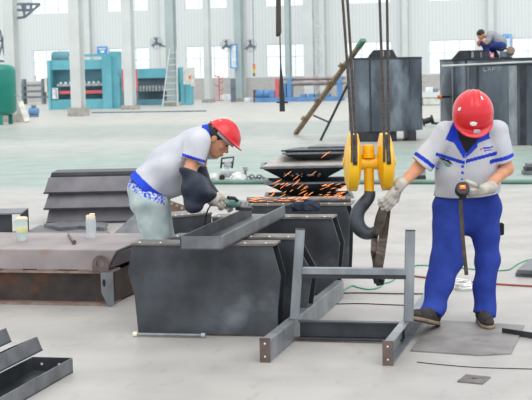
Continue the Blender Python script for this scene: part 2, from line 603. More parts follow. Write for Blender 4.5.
def hand(w, d, n, t, curl=(35, 45, 35), sc=1.1, spread=0.05, thumb=(0.6, 0.7, 0.35)):
    """five-fingered hand: wrist w, direction d, palm faces n, thumb side t"""
    w, d, n, t = Vector(w), Vector(d).normalized(), Vector(n), Vector(t)
    n = (n - d * n.dot(d)).normalized()
    t = (t - d * t.dot(d) - n * t.dot(n)).normalized()
    out = []
    for q, (off, ln, ang0) in enumerate(((0.033, 0.072, 0), (0.011, 0.082, 4), (-0.011, 0.076, 8), (-0.031, 0.06, 14))):
        base = w + d * (0.09 - abs(q - 1) * 0.004) * sc + t * off * sc
        st = w + d * 0.02 * sc + t * off * 0.6 * sc
        out.append(cone(st, base, 0.017 * sc, 0.0145 * sc))
        cur = base
        a = 0.0
        dd = (d + t * spread * (1.2 - q)).normalized()
        for i, fr in enumerate((0.45, 0.32, 0.23)):
            a += R(curl[i] + ang0 * 0.5)
            dirv = dd * math.cos(a) + n * math.sin(a)
            nx = cur + dirv * ln * fr * sc * 1.05
            out.append(cone(cur, nx, (0.0118 - 0.0009 * i) * sc, (0.0112 - 0.001 * i) * sc))
            cur = nx
    b0 = w + d * 0.028 * sc + t * 0.026 * sc
    td = (t * thumb[0] + d * thumb[1] + n * thumb[2]).normalized()
    b1 = b0 + td * 0.042 * sc
    td2 = (d * 0.75 + n * 0.6 + t * 0.1).normalized()
    b2 = b1 + td2 * 0.034 * sc
    b3 = b2 + (d * 0.6 + n * 0.8 - t * 0.2).normalized() * 0.026 * sc
    out += [cone(b0, b1, 0.017 * sc, 0.0135 * sc), cone(b1, b2, 0.0132 * sc, 0.012 * sc), cone(b2, b3, 0.012 * sc, 0.0105 * sc)]
    for o in out:
        o.k = 0.006
    return out

def head_prims(c, fwd, up):
    c, fwd, up = Vector(c), Vector(fwd).normalized(), Vector(up)
    up = (up - fwd * up.dot(fwd)).normalized()
    rt = fwd.cross(up)
    ax = (rt, fwd, up)
    P = lambda r, f, u: c + rt * r + fwd * f + up * u
    out = [ell(P(0, -0.01, 0.035), (0.076, 0.096, 0.092), ax),
           ell(P(0, 0.03, -0.03), (0.064, 0.072, 0.085), ax),
           ell(P(0, 0.058, -0.092), (0.034, 0.032, 0.028), ax)]
    for o in out:
        o.k = 0.03
    nose = [cone(P(0, 0.092, 0.008), P(0, 0.116, -0.03), 0.008, 0.012), ell(P(0, 0.105, -0.034), (0.018, 0.012, 0.009), ax),
            cone(P(-0.036, 0.09, 0.026), P(0.036, 0.09, 0.026), 0.012, 0.012),
            ell(P(0, 0.094, -0.066), (0.024, 0.012, 0.007), ax), ell(P(0, 0.092, -0.078), (0.02, 0.012, 0.007), ax)]
    for s in (-1, 1):
        nose.append(ell(P(s * 0.078, -0.012, -0.005), (0.009, 0.02, 0.032), ax))
        nose.append(ell(P(s * 0.044, 0.066, -0.02), (0.024, 0.02, 0.02), ax))
    for o in nose:
        o.k = 0.012
    return out + nose, P, ax

# ================================================================== SETTING
# floor: pale concrete with worn green painted bands; window reflections coloured in as cream-white bands
TH = R(17)
def floor_mat():
    m = bpy.data.materials.new('painted_concrete_floor')
    m.use_nodes = True
    nt = m.node_tree
    N, L = nt.nodes, nt.links
    b = N['Principled BSDF']
    tc = N.new('ShaderNodeTexCoord')
    rot = N.new('ShaderNodeMapping')
    rot.inputs['Rotation'].default_value = (0, 0, R(5))
    geo = N.new('ShaderNodeNewGeometry')
    L.new(geo.outputs['Position'], rot.inputs['Vector'])
    sep = N.new('ShaderNodeSeparateXYZ')
    L.new(rot.outputs[0], sep.inputs[0])
    nz = N.new('ShaderNodeTexNoise')
    nz.inputs['Scale'].default_value = 0.35
    nz.inputs['Detail'].default_value = 5
    L.new(rot.outputs[0], nz.inputs['Vector'])
    ma = N.new('ShaderNodeMath'); ma.operation = 'MULTIPLY_ADD'
    L.new(nz.outputs['Fac'], ma.inputs[0]); ma.inputs[1].default_value = 5.0
    L.new(sep.outputs['Y'], ma.inputs[2])
    mr = N.new('ShaderNodeMapRange')
    mr.inputs['From Min'].default_value = 2.5
    mr.inputs['From Max'].default_value = 102.5
    L.new(ma.outputs[0], mr.inputs['Value'])
    rp = N.new('ShaderNodeValToRGB')
    cr = rp.color_ramp
    cr.interpolation = 'LINEAR'
    stops = [(0.0, (174, 172, 170)), (0.20, (176, 174, 172)), (0.228, (176, 176, 173)), (0.24, (148, 167, 161)),
             (0.315, (150, 168, 162)), (0.34, (163, 171, 166)), (0.385, (180, 183, 179)), (0.42, (157, 165, 162)), (0.50, (161, 169, 165)),
             (0.53, (186, 186, 180)), (0.70, (184, 185, 181))]
    while len(cr.elements) < len(stops):
        cr.elements.new(0.5)
    for e, (p, c) in zip(cr.elements, stops):
        e.position = p
        e.color = C(*c)
    L.new(mr.outputs[0], rp.inputs['Fac'])
    # fine mottling and scuffs
    n2 = N.new('ShaderNodeTexNoise'); n2.inputs['Scale'].default_value = 1.6; n2.inputs['Detail'].default_value = 9
    L.new(rot.outputs[0], n2.inputs['Vector'])
    r2 = N.new('ShaderNodeValToRGB')
    r2.color_ramp.elements[0].position = 0.3; r2.color_ramp.elements[0].color = (0.74, 0.74, 0.74, 1)
    r2.color_ramp.elements[1].position = 0.62; r2.color_ramp.elements[1].color = (1.03, 1.02, 1.0, 1)
    L.new(n2.outputs['Fac'], r2.inputs['Fac'])
    mx = N.new('ShaderNodeMixRGB'); mx.blend_type = 'MULTIPLY'; mx.inputs['Fac'].default_value = 0.75
    L.new(rp.outputs[0], mx.inputs['Color1']); L.new(r2.outputs[0], mx.inputs['Color2'])
    n3 = N.new('ShaderNodeTexNoise'); n3.inputs['Scale'].default_value = 9.0; n3.inputs['Detail'].default_value = 8
    mp3 = N.new('ShaderNodeMapping'); mp3.inputs['Scale'].default_value = (1, 0.35, 1)
    L.new(rot.outputs[0], mp3.inputs['Vector']); L.new(mp3.outputs[0], n3.inputs['Vector'])
    r3 = N.new('ShaderNodeValToRGB')
    r3.color_ramp.elements[0].position = 0.60; r3.color_ramp.elements[0].color = (1, 1, 1, 1)
    r3.color_ramp.elements[1].position = 0.78; r3.color_ramp.elements[1].color = (0.74, 0.73, 0.72, 1)
    L.new(n3.outputs['Fac'], r3.inputs['Fac'])
    mx2 = N.new('ShaderNodeMixRGB'); mx2.blend_type = 'MULTIPLY'; mx2.inputs['Fac'].default_value = 0.8
    L.new(mx.outputs[0], mx2.inputs['Color1']); L.new(r3.outputs[0], mx2.inputs['Color2'])
    L.new(mx2.outputs[0], b.inputs['Base Color'])
    b.inputs['Roughness'].default_value = 0.42
    b.inputs['Specular IOR Level'].default_value = 0.22
    return m
fl = MB().bx(-90, 90, -14, 150, -0.3, 0).done('floor', floor_mat(), kind='structure')

def wall_mat():
    m = bpy.data.materials.new('corrugated_wall_sheet')
    m.use_nodes = True
    nt = m.node_tree
    N, L = nt.nodes, nt.links
    b = N['Principled BSDF']
    tc = N.new('ShaderNodeTexCoord')
    wv = N.new('ShaderNodeTexWave')
    wv.inputs['Scale'].default_value = 1.5
    wv.inputs['Distortion'].default_value = 0
    L.new(tc.outputs['Object'], wv.inputs['Vector'])
    rp = N.new('ShaderNodeValToRGB')
    rp.color_ramp.elements[0].position = 0.02; rp.color_ramp.elements[0].color = C(207, 213, 215)  # groove shade of the corrugation put into the colour as darker lines
    rp.color_ramp.elements[1].position = 0.30; rp.color_ramp.elements[1].color = C(219, 224, 225)
    L.new(wv.outputs['Fac'], rp.inputs['Fac'])
    L.new(rp.outputs[0], b.inputs['Base Color'])
    bp = N.new('ShaderNodeBump'); bp.inputs['Strength'].default_value = 0.12; bp.inputs['Distance'].default_value = 0.04
    L.new(wv.outputs['Fac'], bp.inputs['Height']); L.new(bp.outputs[0], b.inputs['Normal'])
    b.inputs['Roughness'].default_value = 0.6
    return m

def brick_mat():
    m = bpy.data.materials.new('grey_brick_plinth')
    m.use_nodes = True
    nt = m.node_tree
    N, L = nt.nodes, nt.links
    b = N['Principled BSDF']
    tc = N.new('ShaderNodeTexCoord')
    mp = N.new('ShaderNodeMapping'); mp.inputs['Rotation'].default_value = (R(90), 0, 0)
    L.new(tc.outputs['Object'], mp.inputs['Vector'])
    bk = N.new('ShaderNodeTexBrick')
    bk.inputs['Scale'].default_value = 2.2
    bk.inputs['Color1'].default_value = C(184, 182, 180)
    bk.inputs['Color2'].default_value = C(174, 172, 171)
    bk.inputs['Mortar'].default_value = C(194, 193, 191)
    L.new(mp.outputs[0], bk.inputs['Vector'])
    L.new(bk.outputs['Color'], b.inputs['Base Color'])
    b.inputs['Roughness'].default_value = 0.9
    return m

W0 = V(266, 98, 92.0); W0.z = 0
WD = Vector((math.cos(TH), -math.sin(TH), 0))
WN = Vector((math.sin(TH), math.cos(TH), 0))
WM = Matrix((WD, WN, Vector((0, 0, 1)))).transposed().to_4x4()
WM.translation = W0
def W(px, py):
    d = ray(px, py)
    t = (W0 - CAM_O).dot(WN) / d.dot(WN)
    p = CAM_O + d * t
    return (p - W0).dot(WD), p.z
Z_SILL = W(207, 78.5)[1]
Z_TOP = W(207, 46)[1]
Z_UP = W(207, 9)[1]
Z_UPT = Z_UP + (Z_TOP - Z_SILL) * 1.0
Z_ROOF = 11.5
cen = [W(p, 60)[0] for p in (53, 129, 207, 288, 369, 452, 536)]
bay = (cen[-1] - cen[0]) / 6
cen = [cen[0] - bay * k for k in (2, 1)][::1] + cen + [cen[-1] + bay * k for k in (1, 2)]
WW = (W(229, 60)[0] - W(186.5, 60)[0])
u0, u1 = cen[0] - bay, cen[-1] + bay

wallb = MB()
edges = [u0] + [e for c in cen for e in (c - WW / 2, c + WW / 2)] + [u1]
for za, zb in ((Z_SILL, Z_TOP), (Z_UP, Z_UPT)):
    for i in range(0, len(edges), 2):
        wallb.bx(edges[i], edges[i + 1], 0, 0.12, za, zb)
wallb.bx(u0, u1, 0, 0.12, Z_TOP, Z_UP)
wallb.bx(u0, u1, 0, 0.12, Z_UPT, Z_ROOF)
wo = wallb.done('wall_back', wall_mat(), kind='structure')
# keep the corrugation running along the wall: local x is the wall direction
wo.matrix_basis = WM @ Matrix.Translation(wo.location)
pl = MB().bx(u0, u1, -0.04, 0.2, 0, Z_SILL).done('wall_back_plinth', brick_mat(), kind='structure')
pl.matrix_basis = WM @ Matrix.Translation(pl.location)

wi = 0
for c in cen:
    for za, zb, low in ((Z_SILL, Z_TOP, True), (Z_UP, Z_UPT, False)):
        wi += 1
        wt = thing('window_%d' % wi, None, None, WM @ Matrix.Translation((c, 0, za)), kind='structure')
        f = MB()
        hh, w2, t = zb - za, WW / 2, 0.045
        f.bx(-w2, -w2 + t, 0.02, 0.10, 0, hh).bx(w2 - t, w2, 0.02, 0.10, 0, hh)
        f.bx(-w2 + t, w2 - t, 0.02, 0.10, 0, t).bx(-w2 + t, w2 - t, 0.02, 0.10, hh - t, hh)
        for q in (-0.33, 0.33):
            f.bx(q * w2 - .022, q * w2 + .022, 0.03, 0.09, t, hh - t)
        if low:
            f.bx(-w2 + t, w2 - t, 0.03, 0.09, hh * .62 - .022, hh * .62 + .022)
        f.done('window_frame', M['frame_white'], wt)
        MB().bx(-w2 + t, w2 - t, 0.055, 0.065, t, hh - t).done('window_pane', M['pane'], wt)

# wall pilasters between the windows
for i in range(len(cen) + 1):
    u = cen[0] - bay / 2 + bay * i
    p = MB().bx(u - .17, u + .17, -0.32, -0.28, 0, Z_ROOF).bx(u - .17, u + .17, -.06, -.045, 0, Z_ROOF).bx(u - .012, u + .012, -.28, -.06, 0, Z_ROOF)
    o = p.done('pilaster', M['column'], kind='structure')
    o.matrix_basis = WM @ Matrix.Translation(o.location)

# free-standing crane columns (H sections on concrete footings)
def column(px0, px1, row, mat, foot=True, deep=0.5):
    pxc = (px0 + px1) / 2
    g = G(pxc, row)
    w = (px1 - px0) * g.y / F_PX
    m = Matrix.Translation((g.x, g.y, 0)) @ Matrix.Rotation(-TH, 4, 'Z')
    w *= 0.74
    b = MB()
    b.bx(-w / 2, w / 2, -deep / 2, -deep / 2 + .03, 0, Z_ROOF, m).bx(-w / 2, w / 2, deep / 2 - .03, deep / 2, 0, Z_ROOF, m)
    b.bx(-.02, .02, -deep / 2 + .03, deep / 2 - .03, 0, Z_ROOF, m)
    o = b.done('column', mat, kind='structure')
    if foot:
        MB().bx(-w / 2 - .12, w / 2 + .12, -deep / 2 - .12, deep / 2 + .12, 0, foot, m).done('column_footing', M['concrete'], kind='structure')
    return g
cA = column(7, 21.5, 122, M['column_warm'], .30)
cB = column(71.5, 86, 116, M['column_warm'], .36)
cC = column(124.5, 136.5, 109.5, M['column_warm'], .2)
cD = column(167, 178.5, 106, M['column_green'], .2)
cE = column(205, 212.5, 102.5, M['column_warm'], .2)
cF = column(235.5, 245, 101.5, M['column_green'], .2)
cG = column(286, 292.5, 99.8, M['column_green'], False)
# lattice column near the plate roll
gH = G(310, 99.5)
b = MB()
xa = 0.5 * 5.0 * gH.y / F_PX
mH = Matrix.Translation((gH.x, gH.y, 0)) @ Matrix.Rotation(-TH, 4, 'Z')
b.bx(-.28, .28, -.2, -.17, 0, Z_ROOF, mH).bx(-.28, .28, .17, .2, 0, Z_ROOF, mH).bx(-.015, .015, -.17, .17, 0, Z_ROOF, mH)
b.bx(.78, .84, -.06, .06, 0, Z_ROOF, mH)
zz = 0.2
sgn = 1
while zz < Z_ROOF - 1:
    p, q = (.28, .78) if sgn > 0 else (.78, .28)
    b.tube([(p, 0, zz), (q, 0, zz + .75)], .03, 5, True, mH)
    b.tube([(q, 0, zz + .75), (p, 0, zz + .8)], .03, 5, True, mH)
    zz += .8
    sgn = -sgn
b.done('column', M['column'], kind='structure')

# crane runway bracket at the top of the first column
mA = Matrix.Translation((cA.x, cA.y, 0)) @ Matrix.Rotation(-TH, 4, 'Z')
def VA(px, py):
    return V(px, py, cA.y - .1)
b = MB()
for p, q in (((17, 4), (40, 4)), ((17, 18), (25, 17)), ((25, 17), (40, 4)), ((25, 17), (22, 4)), ((25, 4), (25, 12)), ((17, 10), (31, 10)), ((31, 10), (31, 4))):
    b.tube([VA(*p), VA(*q)], .05, 6)
b.done('trim_1', M['machine_dark'], kind='structure')
b = MB()
for p, q in (((-6, 75), (7, 24)), ((-4, 60), (7, 62)), ((0, 30), (5, 58)), ((-8, 42), (5, 40))):
    b.tube([VA(*p), VA(*q)], .04, 6)
b.done('trim_2', M['machine_dark'], kind='structure')

# steel rail edging let into the floor in front of the machines
p0, p1 = G(92, 113.2), G(206, 111.5)
mm = frame(p0, p1, 0)
MB().bx(0, (p1 - p0).length, -.12, .12, 0, .05, mm).done('trim_3', M['machine_dark'], kind='structure')

# ================================================================== BACKGROUND MACHINES
def at_ground(px, row):
    g = G(px, row)
    return Matrix.Translation((g.x, g.y, 0)) @ Matrix.Rotation(-TH * .5, 4, 'Z'), g.y / F_PX   # frame, metres per pixel

# green air tank
m, k = at_ground(0.5, 124.5)
t = thing('air_tank', 'upright green pressure tank with domed top beside the leftmost column', 'tank', m)
r = 16.8 * k
H = 60 * k
MB().lathe([(0, .32), (r * .5, .33), (r * .85, .40), (r, .52), (r, H - .26), (r * .96, H - .14), (r * .8, H - .05), (r * .5, H - .01), (0, H)], 32).done('shell', M['tank_green'], t, smooth=True)
for a in (30, 150, 270):
    x, y = r * .72 * math.cos(R(a + 20)), r * .72 * math.sin(R(a + 20))
    MB().box((x, y, .22), (.14, .14, .44)).done('leg', M['tank_green'], t, bevel=.01)
MB().tube([(r * .95, -.1, 1.05), (r + .12, -.12, 1.05), (r + .22, -.12, 1.0)], .03, 6).done('outlet_valve', M['tool_grey'], t, smooth=True)
MB().lathe([(.06, H - .02), (.06, H + .06), (.09, H + .06), (.09, H + .1), (0, H + .1)], 12).done('top_port', M['tank_green'], t)

# pale plank leaning on the column and a small blue motor on the floor
p0, p1 = G(27.5, 122.5), V(20.5, 102, cA.y - .45)
tag(MB().tube([p0 + Vector((0, 0, .03)), p1], .09, 4, flat=(.2, .06), flat_dir=(1, 0, 0)).done('leaning_plank', M['machine_white']), 'pale plank propped against the column beside the green tank', 'plank')
m, k = at_ground(34, 117)
t = thing('electric_motor', 'small dark blue electric motor on the floor beside the leaning plank', 'motor', m)
MB().lathe([(0, -.2), (.14, -.2), (.17, -.16), (.17, .16), (.14, .2), (0, .2)], 16, Matrix.Translation((0, 0, .24)) @ Matrix.Rotation(R(90), 4, 'Y')).done('housing', M['machine_blue'], t, smooth=True)
MB().bx(-.16, .16, -.14, .14, 0, .09).done('foot', M['machine_dark'], t)
MB().bx(-.08, .08, -.1, .1, .39, .5).done('terminal_box', M['machine_dark'], t)

# rack of steel bars with a dull pink machine behind, at far left
m, k = at_ground(36, 104)
t = thing('bar_rack', 'low rack of long dark steel bars below the leftmost far window', 'rack', m)
for x in (-.7, .5):
    MB().bx(x - .06, x + .06, -.3, .3, 0, 1.5).done('upright', M['machine_dark'], t)
for z in (.35, .7, 1.05):
    for y in (-.2, 0, .2):
        MB().bx(-1.15, .95, y - .07, y + .07, z, z + .12).done('steel_bar', M['machine_dark'] if y < .1 else M['roll_iron'], t)
m, k = at_ground(30.5, 101)
t = thing('small_machine', 'dull pink machine standing behind the rack of bars', 'machine', m)
MB().bx(-.35, .35, -.3, .3, 0, 1.7).done('housing', M['mat_pink'], t, bevel=.03)
MB().bx(-.2, .2, -.34, -.3, 1.2, 1.55).done('panel', M['machine_red'], t)

# teal press brake
m, k = at_ground(87, 108.8)
t = thing('press_brake', 'big teal press brake with red lower beam behind second column', 'press', m)
w, h = 72 * k, 52 * k
x0, x1 = -w / 2, w / 2
def PX(px):
    return (px - 87) * k
def PZ(py):
    return (108.8 - py) * k
MB().bx(PX(50.5), PX(53), -.5, .9, 0, PZ(60)).done('side_frame', M['teal'], t)
MB().bx(PX(106.5), PX(116), -.6, .9, 0, PZ(57)).done('side_frame', M['teal'], t)
MB().bx(PX(53), PX(106.5), -.25, .2, PZ(69.5), PZ(60)).done('ram_beam', M['teal'], t)
MB().bx(PX(53), PX(106.5), .25, .6, PZ(100), PZ(69.5)).done('back_plate', M['teal_dark'], t)
MB().bx(PX(53), PX(106.5), -.4, .3, 0, PZ(99)).done('bed', M['teal'], t)
MB().bx(PX(61), PX(106.5), -.35, .1, PZ(93.5), PZ(90.5)).done('lower_die', M['machine_red'], t)
MB().bx(PX(59), PX(106.5), -.35, .1, PZ(86), PZ(83.5)).done('upper_die', M['tool_grey'], t)
for i in range(9):
    x = PX(63 + i * 4.8)
    MB().bx(x - .05, x + .05, -.38, -.3, PZ(83.4), PZ(81.6)).done('clamp', M['sign_white'], t)
MB().bx(PX(84), PX(112), -.1, .6, PZ(57), PZ(54.5)).done('top_beam', M['teal'], t)
MB().bx(PX(113), PX(121.5), -.4, .5, PZ(77), PZ(52.5)).done('hydraulic_tower', M['teal'], t)
MB().bx(PX(116), PX(123.5), -.4, .5, 0, PZ(77)).done('side_cabinet', M['teal'], t)
MB().lathe([(0, -.45), (.26, -.45), (.3, -.38), (.3, .38), (.26, .45), (0, .45)], 16, Matrix.Translation((PX(61), .2, PZ(57))) @ Matrix.Rotation(R(90), 4, 'Y')).done('motor', M['teal_dark'], t, smooth=True)
MB().bx(PX(55), PX(67), -.1, .5, PZ(60), PZ(58.5)).done('motor_bracket', M['machine_dark'], t)
MB().bx(PX(67), PX(70), 0, .4, PZ(60), PZ(56)).done('pump', M['can_yellow'], t)
MB().bx(PX(54), PX(58), -.45, -.2, PZ(98), PZ(88)).done('control_box', M['sign_white'], t, bevel=.02)
MB().tube([(PX(54), -.4, PZ(97.8)), (PX(60), -.5, PZ(97.8)), (PX(60), -.5, PZ(88)), (PX(54), -.4, PZ(88))], .04, 6).done('guard_rail', M['sign_white'], t)
MB().bx(PX(47.5), PX(50), -.6, -.1, PZ(91), PZ(77)).done('switch_cabinet', M['machine_white'], t)
MB().bx(PX(89), PX(106), -.02, .1, PZ(56.5), PZ(55)).done('pipework', M['machine_dark'], t)

# teal plate shear with dark throat
m, k = at_ground(162, 104.8)
t = thing('plate_shear', 'teal plate shear with dark throat behind the ladder', 'machine', m)
PX = lambda px: (px - 162) * k
PZ = lambda py: (104.8 - py) * k
MB().bx(PX(136), PX(181), -.1, .5, PZ(78), PZ(68.5)).done('top_beam', M['teal'], t)
MB().bx(PX(136), PX(181), .2, .7, PZ(99), PZ(78)).done('back_plate', M['machine_dark'], t)
MB().bx(PX(136), PX(178), -.3, .2, PZ(91), PZ(87)).done('blade_holder', M['teal_dark'], t)
for i in range(12):
    x = PX(139 + i * 3.2)
    MB().lathe([(0, 0), (.06, 0), (.06, .3), (0, .3)], 8, Matrix.Translation((x, -.35, PZ(91)))).done('hold_down', M['tool_grey'], t)
MB().bx(PX(136), PX(181), -.5, .4, 0, PZ(99)).done('bed', M['teal_dark'], t)
MB().bx(PX(178), PX(181.5), -.4, .6, PZ(104), PZ(68.5)).done('side_frame', M['teal'], t)
t2 = thing('electric_cabinet', 'teal machine cabinet with cream control box beside the shear', 'cabinet', at_ground(187, 104.5)[0])
MB().bx(-.28, .32, -.3, .3, 0, 1.1).done('lower_body', M['teal'], t2, bevel=.02)
MB().bx(-.32, -.12, -.25, .25, 1.1, 2.0).done('side_frame', M['teal'], t2)
MB().bx(-.12, .42, -.3, .25, .95, 1.98).done('control_box', M['machine_white'], t2, bevel=.02)
MB().bx(.2, .3, -.33, -.3, 1.35, 1.55).done('switch', M['orange'], t2)
MB().bx(-.06, .0, -.31, -.3, .1, 1.0).done('door_seam', M['teal_dark'], t2)
m, k = at_ground(130, 108.3)
t = thing('light_guard', 'red safety guard posts either side of the third column', 'guard', m)
for a, b2 in ((122.8, 125.0), (134.8, 137.6)):
    MB().bx((a - 130) * k, (b2 - 130) * k, -.02, .2, 0, .9).done('stand', M['machine_dark'], t)
    MB().bx((a - 130) * k, (b2 - 130) * k, -.06, .24, .9, 1.95).done('guard_panel', M['machine_red'], t, bevel=.02)

# site ladder leaning on the fourth column
Yl = cD.y - .9
t = thing('ladder', 'grey aluminium ladder leaning on the column before the plate shear', 'ladder', G(170, 106))
def rail(p, q):
    MB().tube([p, q], .035, 6).done('rail', M['alu'], t, world=True)
a0, a1 = V(162.5, 105.4, Yl - .3), V(169.6, 49, cD.y - .4)
b0, b1 = V(177.5, 105.4, Yl - .3), V(176.6, 48, cD.y - .4)
a0.z = b0.z = 0.03
rail(a0, a1)
rail(b0, b1)
for i in range(9):
    f = (i + .7) / 9.4
    MB().tube([a0.lerp(a1, f), b0.lerp(b1, f)], .028, 6).done('rung', M['alu'], t, world=True)

# fans on the columns
def fan(px, py, Y, arm_px, label):
    c = V(px, py, Y)
    k = Y / F_PX
    t = thing('wall_fan', label, 'fan', c, 'industrial fans on the columns')
    rr = 6.2 * k
    g = MB()
    for q in (1.0, .66, .33):
        g.tube([(rr * q * math.cos(2 * math.pi * i / 24), -.06 - (1 - q) * .1, rr * q * math.sin(2 * math.pi * i / 24)) for i in range(25)], .010, 5)
    for i in range(12):
        a = 2 * math.pi * i / 12
        g.tube([(0, -.15, 0), (rr * .66 * math.cos(a), -.10, rr * .66 * math.sin(a)), (rr * math.cos(a), -.06, rr * math.sin(a))], .007, 4)
    g.done('guard', M['machine_dark'], t)
    for i in range(3):
        a = R(90 + 120 * i)
        b = MB()
        d = Vector((math.cos(a), 0, math.sin(a)))
        s = Vector((-math.sin(a), 0, math.cos(a)))
        b.prism([d * .06 + s * .03 + Vector((0, -.04, 0)), d * rr * .85 + s * .12 + Vector((0, -.06, 0)), d * rr * .85 - s * .08, d * .06 - s * .03], (0, .012, 0))
        b.done('blade', M['machine_dark'], t)
    MB().lathe([(0, -.12), (.08, -.12), (.11, -.05), (.11, .16), (.07, .24), (0, .24)], 14, Matrix.Rotation(R(-90), 4, 'X')).done('motor', M['machine_dark'], t, smooth=True)
    MB().tube([(0, .18, -.02), (arm_px * k * .6, .22, -.16), (arm_px * k, .22, -.2)], .04, 6).done('arm', M['machine_dark'], t)
fan(156.5, 43, cD.y - .35, 10.5, 'dark fan on the left side of the column carrying the ladder')
fan(226.5, 45.5, cF.y - .35, 9.5, 'dark fan over the blue framed board, on the left of its column')
fan(250.5, 45.5, cF.y - .35, -7, 'dark fan on the right side of the column by the blue framed board')

# framed boards on wall and column
def board(px0, px1, py0, py1, Y, label, fill, name='notice_board'):
    a, b = V(px0, py1, Y), V(px1, py0, Y)
    w, h = b.x - a.x, b.z - a.z
    t = thing(name, label, 'board', Matrix.Translation((a.x, Y, a.z)))
    f = .055 * 1.2
    MB().bx(0, w, 0, .05, 0, f).bx(0, w, 0, .05, h - f, h).bx(0, f, 0, .05, f, h - f).bx(w - f, w, 0, .05, f, h - f).done('frame', M['sign_blue'], t)
    MB().bx(f, w - f, .01, .04, f, h - f).done('panel', M[fill], t)
    return t, w, h
tb, w, h = board(230.3, 237, 44, 68.5, cF.y - .4, 'tall sky blue framed board hung left of a column with two fans', 'sign_white')
def on_wall(px, py):
    u, z = W(px, py)
    return WM @ Vector((u, -.05, z))
a = on_wall(100, 50)
tb, w, h = board(97.2, 107.2, 46.5, 53.8, a.y - .15, 'small blue and white poster board on the wall above the press brake', 'sign_blue', 'wall_poster')
MB().bx(.1, w - .1, -.005, .01, h * .58, h * .8).bx(w * .3, w * .7, -.005, .01, h * .15, h * .45).done('print', M['sign_white'], tb)
a = on_wall(507, 45)
tb, w, h = board(503, 511.5, 34.2, 57.5, a.y - .2, 'sky blue framed notice board on the wall behind the crouching worker', 'sign_white')
MB().bx(.12, w - .12, -.005, .01, h * .82, h * .93).done('heading', M['sign_blue'], tb)

# plate rolling machine
m, k = at_ground(300, 101.3)
t = thing('plate_roll', 'blue plate rolling machine with long grey rolls and red end stand', 'machine', m)
PX = lambda px: (px - 300) * k
PZ = lambda py: (101.3 - py) * k
MB().bx(PX(256), PX(344), -.6, .6, 0, PZ(97)).done('base', M['machine_blue'], t)
MB().bx(PX(276.2), PX(280), -.4, .4, PZ(97), PZ(78.5)).done('end_stand', M['machine_red'], t)
MB().bx(PX(288), PX(292.5), -.45, .45, PZ(97), PZ(77.5)).done('bearing_stand', M['machine_blue'], t)
MB().bx(PX(282), PX(287), -.45, .45, PZ(97), PZ(84)).done('bearing_stand', M['machine_blue'], t)
MB().bx(PX(338), PX(342.5), -.45, .45, PZ(97), PZ(77)).done('bearing_stand', M['machine_blue'], t)
for z, y, rr in ((PZ(79), 0, 1.7 * k), (PZ(83.5), -.3, 1.9 * k), (PZ(84), .35, 1.9 * k)):
    MB().lathe([(0, PX(284)), (rr * .6, PX(284)), (rr * .6, PX(292)), (rr, PX(292)), (rr, PX(338)), (rr * .6, PX(338)), (rr * .6, PX(346)), (0, PX(346))], 16,
               Matrix.Translation((0, y, z)) @ Matrix.Rotation(R(90), 4, 'Y')).done('roll', M['roll_iron'], t, smooth=True)
for i, px in enumerate((259, 266)):
    MB().lathe([(0, -.2), (.2, -.2), (.24, -.14), (.24, .3), (.1, .34), (0, .34)], 14, Matrix.Translation((PX(px), 0, PZ(93.5))) @ Matrix.Rotation(R(90), 4, 'Y')).done('motor', M['machine_blue'], t, smooth=True)
MB().bx(PX(270), PX(276), -.35, .35, PZ(97), PZ(90)).done('gearbox', M['machine_blue'], t, bevel=.03)
for px in (301, 309, 316, 325):
    MB().bx(PX(px), PX(px + 5.5), -.35, .35, PZ(97), PZ(94)).done('roll_carriage', M['machine_dark'] if px == 316 else M['machine_blue'], t, bevel=.02)
MB().bx(PX(253.5), PX(255.8), -.2, .2, 0, PZ(89)).done('switch_post', M['end_brown'], t)

# red stand of hooked bars, blue bin and low white slabs by the column feet
m, k = at_ground(219.5, 100.8)
t = thing('hook_stand', 'spindly red stand with hooked arms between two far columns', 'stand', m)
MB().tube([(0, 0, 0), (0, 0, 25 * k)], .035, 6).done('post', M['machine_red'], t)
for i, (z, s) in enumerate(((.35, 1), (.6, 1), (.85, -1), (1.05, 1), (1.25, 1), (1.4, -1))):
    MB().tube([(0, 0, z), (s * .18, 0, z + .04), (s * .24, 0, z + .12)], .03, 6).done('arm', M['machine_red'], t)
MB().tube([(-.2, 0, .03), (.25, 0, .03)], .03, 6).done('foot', M['machine_red'], t)
m, k = at_ground(235.5, 101.8)
tag(MB().bx(-.14, .14, -.12, .0, 0, 23 * k, m @ Matrix.Translation((0, -.6, 0))).done('leaning_plate', M['machine_dark'], bevel=.01), 'narrow slate blue plate standing against the column foot', 'plate')
m, k = at_ground(207, 100.6)
t = thing('slab_stack', 'low stack of whitish slabs beside the column near the red stand', 'slabs', m @ Matrix.Translation((1.2, .5, 0)))
for i in range(3):
    MB().bx(-.6 + .05 * i, .75 - .06 * i, -.3, .3, .12 * i, .12 * i + .11).done('slab', M['sign_white'], t, bevel=.01)
m, k = at_ground(253, 102)
t = thing('slab_stack', 'low stack of whitish slabs before the blue motors of the plate roll', 'slabs', m)
for i in range(2):
    MB().bx(-.45, .4 - .1 * i, -.3, .3, .12 * i, .12 * i + .11).done('slab', M['sign_white'], t, bevel=.01)
m, k = at_ground(194, 98.9)
t = thing('work_table', 'low blue grey table in front of the plinth beside the cream control box', 'table', m)
MB().bx(-.4, .9, -.3, .3, .72, .8).done('top', M['machine_blue'], t)
for x in (-.35, .85):
    for y in (-.25, .25):
        MB().bx(x - .03, x + .03, y - .03, y + .03, 0, .72).done('leg', M['machine_dark'], t)

